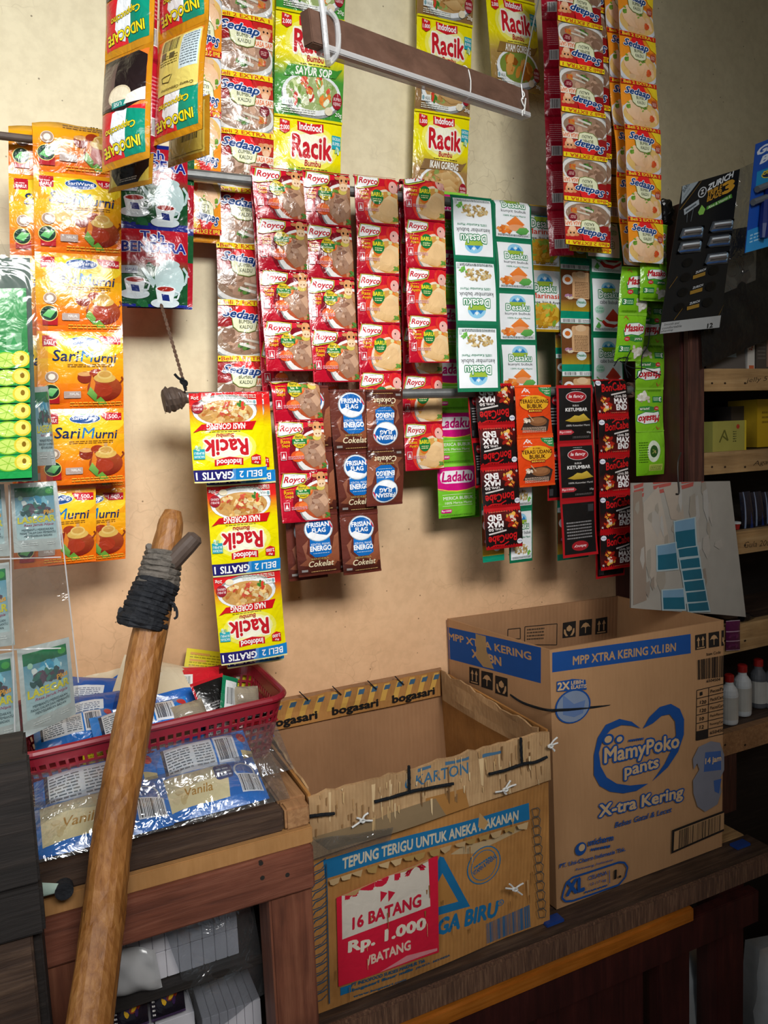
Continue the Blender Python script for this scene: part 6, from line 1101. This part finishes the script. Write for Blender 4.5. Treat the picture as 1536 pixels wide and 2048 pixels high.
# ------------------------------------------------------------------ right-hand shelf unit
YS = -0.20; t = thing('shelf_unit', 'dark maroon wooden shelf unit with pale board fronts at the right', 'shelf', (1.5, -0.1, 0)); XP = 1.178
box('side_panel', t, (XP, YS+0.004, zt+0.002), (XP+0.030, -0.003, W(1365, 405, YS)[2]), M['wood_maroon'], 0.002)
box('front_stile', t, (XP+0.006, YS-0.012, zt+0.002), (W(1400, 760, YS)[0], YS+0.003, EYE+0.20), M['wood_darkz'], 0.002)
box('back_board', t, (XP+0.031, -0.016, zt+0.01), (2.09, -0.003, EYE+0.36), M['wood_black'], 0)
box('lower_back_board', t, (1.25, -0.016, 0), (2.09, -0.003, zt+0.009), M['wood_black'], 0)  # dark board added so the space below the shelf reads as shaded
box('top_board', t, (XP+0.031, YS, EYE+0.34), (2.09, -0.017, EYE+0.36), M['wood_black'], 0)
fr = {}
for k, (x, y0, y1, mt, tx) in enumerate(((1405, 738, 783, 'wood_shelf', 'jelly 50'), (1405, 906, 950, 'wood_shelf', 'Agar 2'), (1480, 1062, 1107, 'wood_shelf', 'Gula 200'), (1470, 1248, 1303, 'wood_shelf', None), (1460, 1462, 1506, 'wood_redz', None))):
    z1 = W(x, y0, YS)[2]; z0 = W(x, y1, YS)[2]; x0 = W(1400, 760, YS)[0]; fr[k] = z1
    c = [(x0, YS-0.006, z0), (2.09, YS-0.006, z0), (2.09, YS-0.006, z1), (x0, YS-0.006, z1)]
    d = PD(*c, base='#b08b5c', mats=('wood_shelf' if k < 4 else 'wood_tan', 'ink'), nu=6, nv=2)
    if tx: lx = {0: (1492, 768), 1: (1506, 934), 2: (1488, 1096)}[k]; d.T(tx, lx, (lx[0]+52, lx[1]-5), 12, '#4a3828', bold=0.0, shear=0.25)
    for px in (1424, 1450, 1490): d.E(px, (y0+y1)/2+6, 2.2, 2.2, '#3a2c20')
    panel('shelf_front', t, d, 0.02)
    box('shelf_board', t, (XP+0.031, YS+0.016, z1-0.02), (2.09, -0.017, z1-0.002), M['wood_dark'], 0)
box('upright', t, (W(1440, 1600, YS)[0], YS, zt-0.02), (W(1474, 1600, YS)[0], YS+0.03, fr[4]-0.05), M['wood_darkz'], 0.002)
def shelfbox(name, label, x0, x1, ytop, k, depth, colr, dec=None, Y=YS+0.012, cat='box', grp=None, lean=0.0):
    a = W(x0, 900, Y)[0]; b = W(x1, 900, Y)[0]; z = fr[k]; zt_ = W((x0+x1)/2, ytop, Y)[2]; o = thing(name, label, cat, ((a+b)/2, Y+depth/2, z), grp)
    c = [(a, Y, z), (b, Y, z), (b-lean, Y, zt_), (a-lean, Y, zt_)]; d = PD(*c, base=colr, mats=('card',), pm=0)
    if dec: dec(d)
    panel('front', o, d, 0.001); e_ = 0.0012
    hexa('body', o, [(a, Y+e_, z), (b, Y+e_, z), (b, Y+depth, z), (a, Y+depth, z), (a-lean, Y+e_, zt_), (b-lean, Y+e_, zt_), (b-lean, Y+depth, zt_), (a-lean, Y+depth, zt_)], plain(name+'_board', colr, 0.6), 0.0005); return o
shelfbox('grey_carton', 'grey carton with a pale blue label on the top shelf behind the razor card', 1412, 1490, 655, 0, 0.12, '#5c5652', lambda d: (d.r(8, 22, 78, d.h-10, '#9cb4c4'), d.tiny(14, 30, 70, d.h-18, 6, '#4a5a66')), lean=0.006)
shelfbox('snack_box', 'narrow white and red box standing right of the grey carton', 1494, 1508, 655, 0, 0.12, '#c9c4bc', lambda d: (d.r(20, 4, 90, 40, '#c0603a'), d.blobs(50, d.h*0.5, 30, d.h*0.3, ['#d8a86a', '#a8442c'], 8, 8, 16)))
shelfbox('grey_carton', 'dark grey carton at the right edge of the top shelf', 1511, 1545, 668, 0, 0.12, '#4c443f', lambda d: (d.r(60, 10, 96, d.h-6, '#8a6a5c'), d.tiny(8, d.h*0.3, 54, d.h*0.8, 5, '#6a625c')))
shelfbox('yellow_box', 'pale green and yellow box tilted on the second shelf', 1408, 1492, 842, 1, 0.10, '#9a9448', lambda d: (d.r(0, 0, 20, d.h, '#7a7a3c'), d.path([(36, d.h*0.3), (48, d.h*0.7), (56, d.h*0.35), (44, d.h*0.5)], 3, '#5c5a24'), d.e(80, d.h*0.8, 4, 4, '#a83a24'), d.tiny(68, d.h*0.3, 76, d.h*0.7, 5, '#4c4c24'), d.r(96, 0, 100, d.h, '#c9b02c')))
shelfbox('yellow_box', 'bright yellow box at the right edge of the second shelf', 1514, 1560, 798, 1, 0.08, '#c9a21c', lambda d: d.tiny(20, d.h*0.5, 80, d.h*0.8, 3, '#8a6a10'), Y=YS+0.08)
shelfbox('grey_carton', 'brown carton behind the tilted box of the second shelf', 1462, 1512, 812, 1, 0.06, '#4d443f', None, Y=YS+0.115)
G9 = 'dark blue packets on the third shelf'
for k in range(3):
    d = simple('#10131c', '#1b2233', lambda d: (d.p([(10, 0), (22, 0), (40, d.h), (32, d.h)], '#7c8aa4'), d.p([(52, 0), (80, 0), (70, d.h*0.5)], '#1f2f66')), 150)
    o = quad('dark_packet', None, d, [(1478+k*22, 985), (1500+k*22, 982), (1512+k*22, 1060), (1486+k*22, 1063)], YS+0.03+0.012*k, 0.004, 0.001, k+2); recenter(o); tag(o, ['leftmost dark blue packet standing on the third shelf', 'middle dark blue packet standing on the third shelf', 'rightmost dark blue packet standing on the third shelf'][k], 'packet', G9)
p = W(1481, 1062, YS+0.012); t2 = thing('small_tub', 'small red and white tub on the third shelf beside dark packets', 'tub', (p[0], p[1]+0.012, fr[2])); lathe('tub_body', t2, (p[0], p[1]+0.012, fr[2]), [(0.007, 0), (0.009, 0.012)], M['cap_red'], 14); lathe('tub_lid', t2, (p[0], p[1]+0.012, fr[2]+0.0122), [(0.0105, 0), (0.0105, 0.004), (0.006, 0.005)], M['white_plastic'], 14)
def bottle(label, px, Y, hpx, sc, dark=False):
    x = W(px, 1400, Y)[0]; b = (x, Y, fr[4]); o = thing('plastic_bottle', label, 'bottle', b, 'bottles on the lowest shelf'); s = sc
    lathe('bottle_body', o, b, [(0.016*s, 0), (0.017*s, 0.003*s), (0.017*s, 0.060*s), (0.0155*s, 0.068*s), (0.0085*s, 0.078*s), (0.0078*s, 0.084*s)], M['white_plastic'] if not dark else M['grey_bottle'], 20)
    lathe('screw_cap', o, (x, Y, fr[4]+0.0842*s), [(0.0092*s, 0), (0.0092*s, 0.012*s), (0.007*s, 0.014*s)], M['cap_red'], 18)
    lathe('paper_label', o, (x, Y, fr[4]+0.010*s), [(0.0173*s, 0), (0.0173*s, 0.045*s)], M['bottle_label'], 20)
M['grey_bottle'] = plain('grey_bottle_plastic', '#63656a', 0.35); M['bottle_label'] = plain('paper_bottle_label', '#c6c4bc', 0.6)
bottle('white bottle with red cap, nearest to the tall carton', 1458, YS+0.035, 90, 1.12); bottle('white bottle with red cap, second from the tall carton', 1484, YS+0.055, 95, 1.18); bottle('greyish bottle with red cap at the right edge of lowest shelf', 1516, YS+0.07, 95, 1.15, True); bottle('greyish bottle mostly cut off by the right edge', 1545, YS+0.05, 95, 1.12, True)
# purple sachets over the fourth shelf front and a dark pen
d = simple('#4a0f3c', '#561446', lambda d: (d.r(0, 0, 100, 4, '#c0a8b8'), d.r(0, 62, 100, 68, '#b898ac'), d.r(0, 126, 100, 132, '#b898ac'), d.r(0, 196, 100, 200, '#c0a8b8'), d.blobs(50, 30, 40, 20, ['#5c1a4c', '#6c2458'], 6, 8, 16), d.blobs(50, 96, 40, 20, ['#5c1a4c', '#6c2458'], 6, 8, 16)), 200)
o = quad('purple_sachets', None, d, [(1452, 1242), (1480, 1240), (1480, 1300), (1452, 1302)], YS-0.010, 0.003, 0.001, 3); recenter(o); tag(o, 'strip of dark purple sachets hanging over the fourth shelf front', 'sachet strip')
p = W(1500, 1252, YS); o = tube('marker_pen', None, [np.array([p[0]-0.022, YS+0.004, fr[3]+0.010]), np.array([p[0]-0.005, YS+0.004, fr[3]+0.0085]), np.array([p[0]+0.02, YS+0.008, fr[3]+0.004])], [0.009, 0.0085, 0.003], M['black_film'], 12); recenter(o); tag(o, 'short dark tapered tube lying on the fourth shelf', 'pen')
# hanging white bag sheet with teal labels
d = PD(W(1262, 1216, -0.222), W(1492, 1234, -0.222), W(1460, 962, -0.222), W(1264, 966, -0.222), base='#9c978e', mats=('card',), pm=0, nu=10, nv=10)
for x, w in ((1268, 26), (1318, 40), (1378, 30), (1428, 8)):
    for k in range(3): d.Q([(x, 972+k*10), (x+w, 971+k*10), (x+w-2, 978+k*10), (x+1, 979+k*10)], '#a8524a')
d.Q([(1290, 1010), (1330, 985), (1345, 1100), (1310, 1180), (1285, 1120)], '#a89d90'); d.Q([(1340, 990), (1372, 980), (1385, 1060), (1352, 1050)], '#a39688'); d.Q([(1266, 985), (1288, 985), (1292, 1200), (1266, 1210)], '#8a7a6c')
wr = random.Random(9)
for k in range(26): x = wr.uniform(1272, 1450); y = wr.uniform(985, 1190); L_ = wr.uniform(12, 60); w_ = wr.uniform(4, 16); d.Q([(x, y), (x+w_, y-4), (x+w_*1.1, y+L_*0.6), (x+w_*0.5, y+L_), (x-3, y+L_*0.5)], wr.choice(('#948c80', '#8a7e72', '#a39c93', '#a6a29c')), 0.3)
for x, y, w, h in ((1360, 1056, 46, 50), (1313, 1096, 46, 46), (1365, 1108, 44, 15), (1367, 1128, 44, 16), (1369, 1148, 44, 17), (1370, 1168, 46, 17), (1372, 1188, 46, 17), (1374, 1208, 46, 14), (1324, 1182, 42, 36)):
    d.Q([(x-3, y-2), (x+w+3, y-3), (x+w+4, y+h+3), (x-2, y+h+3)], '#9fb0b4'); d.Q([(x, y), (x+w, y-1), (x+w+1, y+h), (x+1, y+h)], '#1d5f74')
    if h > 30: d.Q([(x, y), (x+w, y-1), (x+w, y+h*0.38), (x, y+h*0.38)], '#6f93ac')
t = thing('hanging_bag_sheet', 'dirty white bag sheet with teal labels hanging before the maroon panel', 'bag', W(1360, 966, -0.222)); surface('bag_sheet', t, d, bil(d, d.c, 0.007, 4), thick=0.004)
tube('wire_hook', t, catmull([W(1362, 905, -0.214), W(1356, 925, -0.222), W(1356, 955, -0.226), W(1358, 985, -0.2265), W(1352, 988, -0.226)]), 0.0016, M['nail'], 8)
# razor cartridge card
rc = [(1365, 372), (1480, 338), (1440, 655), (1318, 668)]; YR = -0.246
TL, TR, BR, BL = [W(*p, YR) for p in rc]; d = PD(BL, BR, TR, TL, base='#131416', mats=('card',), pm=0, nu=8, nv=10)
rz_ = lambda x, y: (1200+x*0.2442, 260+y*0.2441); R3 = lambda *l: [rz_(*p) for p in l]
d.Q(R3((665, 450), (822, 405), (665, 610)), '#8d979c'); d.PL(R3((655, 655), (850, 400)), 0.8, '#8a6a24'); d.T('BARU', rz_(690, 520), rz_(740, 460), 9, '#4a5458', bold=0.03); d.TINY(rz_(676, 560), rz_(740, 490), rz_(745, 505), rz_(676, 590), 2, '#5c666a')
d.E(*rz_(845, 558), 9, 10, '#b8bcc0'); d.E(*rz_(845, 558), 7, 8, '#131416'); d.T('Z', rz_(832, 575), rz_(858, 568), 8, '#c9cccf', bold=0.04); d.T('ZURICH', rz_(888, 558), rz_(1112, 502), 11, '#d4d8da', bold=0.04, shear=0.25)
d.T('TRIPLE', rz_(888, 605), rz_(1010, 578), 10, '#b8862a', bold=0.04, shear=0.2); d.T('BLADE', rz_(882, 645), rz_(1006, 622), 9, '#b8862a', bold=0.04, shear=0.2); d.T('3', rz_(1020, 618), rz_(1105, 600), 20, '#c9942c', bold=0.06)
d.Q(R3((880, 684), (1090, 630), (1096, 660), (876, 710)), '#4f8f34'); d.T('Aloe & Vitamin E', rz_(892, 704), rz_(1080, 656), 5, '#dfe8d0', bold=0.01); d.Q(R3((806, 715), (838, 660), (868, 700), (850, 738), (818, 738)), '#7ab04c')
d.Q(R3((685, 660), (812, 608), (816, 650), (690, 710)), '#9aa2a8'); d.Q(R3((700, 672), (790, 634), (792, 646), (702, 690)), '#4c545a'); d.PL(R3((715, 700), (712, 775)), 0.8, '#5c646a'); d.PL(R3((770, 660), (745, 775)), 0.8, '#5c646a')
d.E(*rz_(890, 450), 14, 7, '#3c3e42')
for x, y in ((718, 1105), (700, 1222), (676, 1340), (648, 1460), (930, 1190), (905, 1310), (876, 1430)): d.E(*rz_(x, y), 10.5, 8.5, '#040405')
for x, y in ((760, 1208), (735, 1328), (708, 1450)): d.T('ZURICH', rz_(x+20, y-6), rz_(x+105, y-26), 4, '#b8bcc0', bold=0.03, shear=0.2); d.Q(R3((x, y+8), (x+100, y-14), (x+98, y+14), (x-2, y+36)), '#8a6a28')
for x, y in ((560, 1300), (600, 1560), (1090, 1050), (960, 1540)): d.PL(R3((x, y), (x+70, y-90)), 0.6, '#7a5c20')
d.Q(R3((480, 1580), (985, 1530), (965, 1650), (470, 1685)), '#9a9c9c'); d.T('Smooth and', rz_(515, 1606), rz_(640, 1592), 4.5, '#4a4c4c', bold=0.02, shear=0.2); d.T('comfortable', rz_(500, 1636), rz_(660, 1616), 4.5, '#4a4c4c', bold=0.02, shear=0.2); d.T('shaving', rz_(490, 1664), rz_(590, 1648), 4.5, '#4a4c4c', bold=0.02, shear=0.2); d.T('12', rz_(868, 1626), rz_(912, 1618), 8, '#1c1c1c', bold=0.04)
t = thing('razor_card', 'black hanging card with five razor cartridges, in front of the shelf', 'razor card', W(1400, 500, YR)); panel('backing_card', t, d, 0.0012, 0.001, 3); nR = d.n
for k, (x, y) in enumerate(((740, 850), (985, 795), (725, 965), (965, 915), (945, 1060))):
    dd = D(40, '#3a4046', None, 6, 4); dd.r(6, 8, 94, 36, '#565a60'); dd.r(10, 14, 82, 30, '#6b6462'); dd.r(10, 26, 84, 32, '#c4ccd2'); dd.r(83, 8, 93, 35, '#8fb0cc'); dd.r(8, 5, 92, 10, '#34588c')
    ct = WP(*rz_(x, y), d.c[0], nR); qd = [rz_(x-70, y-42), rz_(x+110, y-66), rz_(x+92, y+34), rz_(x-105, y+54)]
    C4 = [WP(*p, d.c[0], nR)+nR*0.0022 for p in qd]; Pn = bil(dd, (C4[3], C4[2], C4[1], C4[0]), 0)
    rzr = surface('razor_cartridge', t, dd, Pn+nR*(pillow(6, 4)*0.005)[:, :, None], Pn, mats=['foil']); e1 = C4[3]*0.55+C4[0]*0.45; e2 = C4[2]*0.55+C4[1]*0.45; tube('blade_strip', rzr, [e1+(e2-e1)*0.14+nR*0.005, e1+(e2-e1)*0.84+nR*0.005], 0.0014, M['wire'], 6)
# blue razor card at the right edge
TL, TR, BR, BL = [W(*p, -0.285) for p in ((1512, 288), (1612, 250), (1590, 478), (1490, 506))]; d = PD(BL, BR, TR, TL, base='#1b4fae', mats=('card',), pm=0, nu=6, nv=8)
d.Q([(1514, 345), (1612, 320), (1606, 360), (1510, 385)], '#1a8ac0'); d.T('Gillette', (1515, 312), (1598, 284), 14, '#dfe6f0', bold=0.05, shear=0.3); d.T('Blue', (1520, 330), (1572, 312), 13, '#dfe6f0', bold=0.05, shear=0.3); d.E(1540, 350, 17, 8, '#d9c83a'); d.E(1540, 350, 15, 6.5, '#1c2c4c'); d.T('DISPOSABLE', (1526, 353), (1580, 340), 7, '#d9c83a', bold=0.03)
d.Q([(1492, 462), (1592, 430), (1590, 478), (1490, 506)], '#2f8fd0'); d.TINY((1500, 470), (1580, 445), (1580, 462), (1498, 490), 3, '#9fd0ec')
t = thing('blue_razor_card', 'bright blue card with disposable razors, cut off by the right edge', 'razor card', W(1530, 400, -0.285)); panel('backing_card', t, d, 0.0012, 0.001, 4); nB = d.n
M['blue_handle'] = plain('blue_razor_plastic', '#15256e', 0.35); M['grey_head'] = plain('grey_razor_plastic', '#6a7078', 0.35)
for k, (x, y) in enumerate(((1532, 372), (1524, 398))):
    p = WP(x, y, d.c[0], nB)+nB*0.008; q_ = WP(x+70, y-26, d.c[0], nB)+nB*0.008; tube('razor_head', t, [p-(q_-p)*0.35, p, q_], 0.0062, M['grey_head'], 8)
    tube('razor_handle', t, [p+nB*0.001-np.array([0, 0, 0.006]), p+nB*0.002-np.array([0.004, 0, 0.05]), p+nB*0.001-np.array([0.006, 0, 0.075])], [0.009, 0.011, 0.007], M['blue_handle'], 10)
# black bag and crinkled film behind the cards
d = D(110, '#101013', None, 12, 12); o = quad('black_bag', None, d, [(1395, 470), (1575, 440), (1580, 660), (1405, 735)], -0.222, 0.012, 0.006, 3, mats=['black_film'], wav=0.003); recenter(o); tag(o, 'black plastic bag hanging behind the two razor cards', 'plastic bag')
film('clear_wrap', 'crinkled clear plastic wrap between the two razor cards', [(1462, 345), (1518, 320), (1512, 560), (1440, 590)], -0.234, 0.006, 0.006, 9)
p = W(1330, 425, -0.19); o = tubes('dark_rag_knot', None, [catmull([p+np.array([0.012*math.sin(q*1.9+k), 0.008*math.cos(q+k), 0.02*math.cos(q*1.2+k*1.5)]) for q in range(6)]) for k in range(4)], 0.006, M['black_film'], 8); recenter(o); tag(o, 'dark knotted rag tied on the maroon panel top', 'rag')
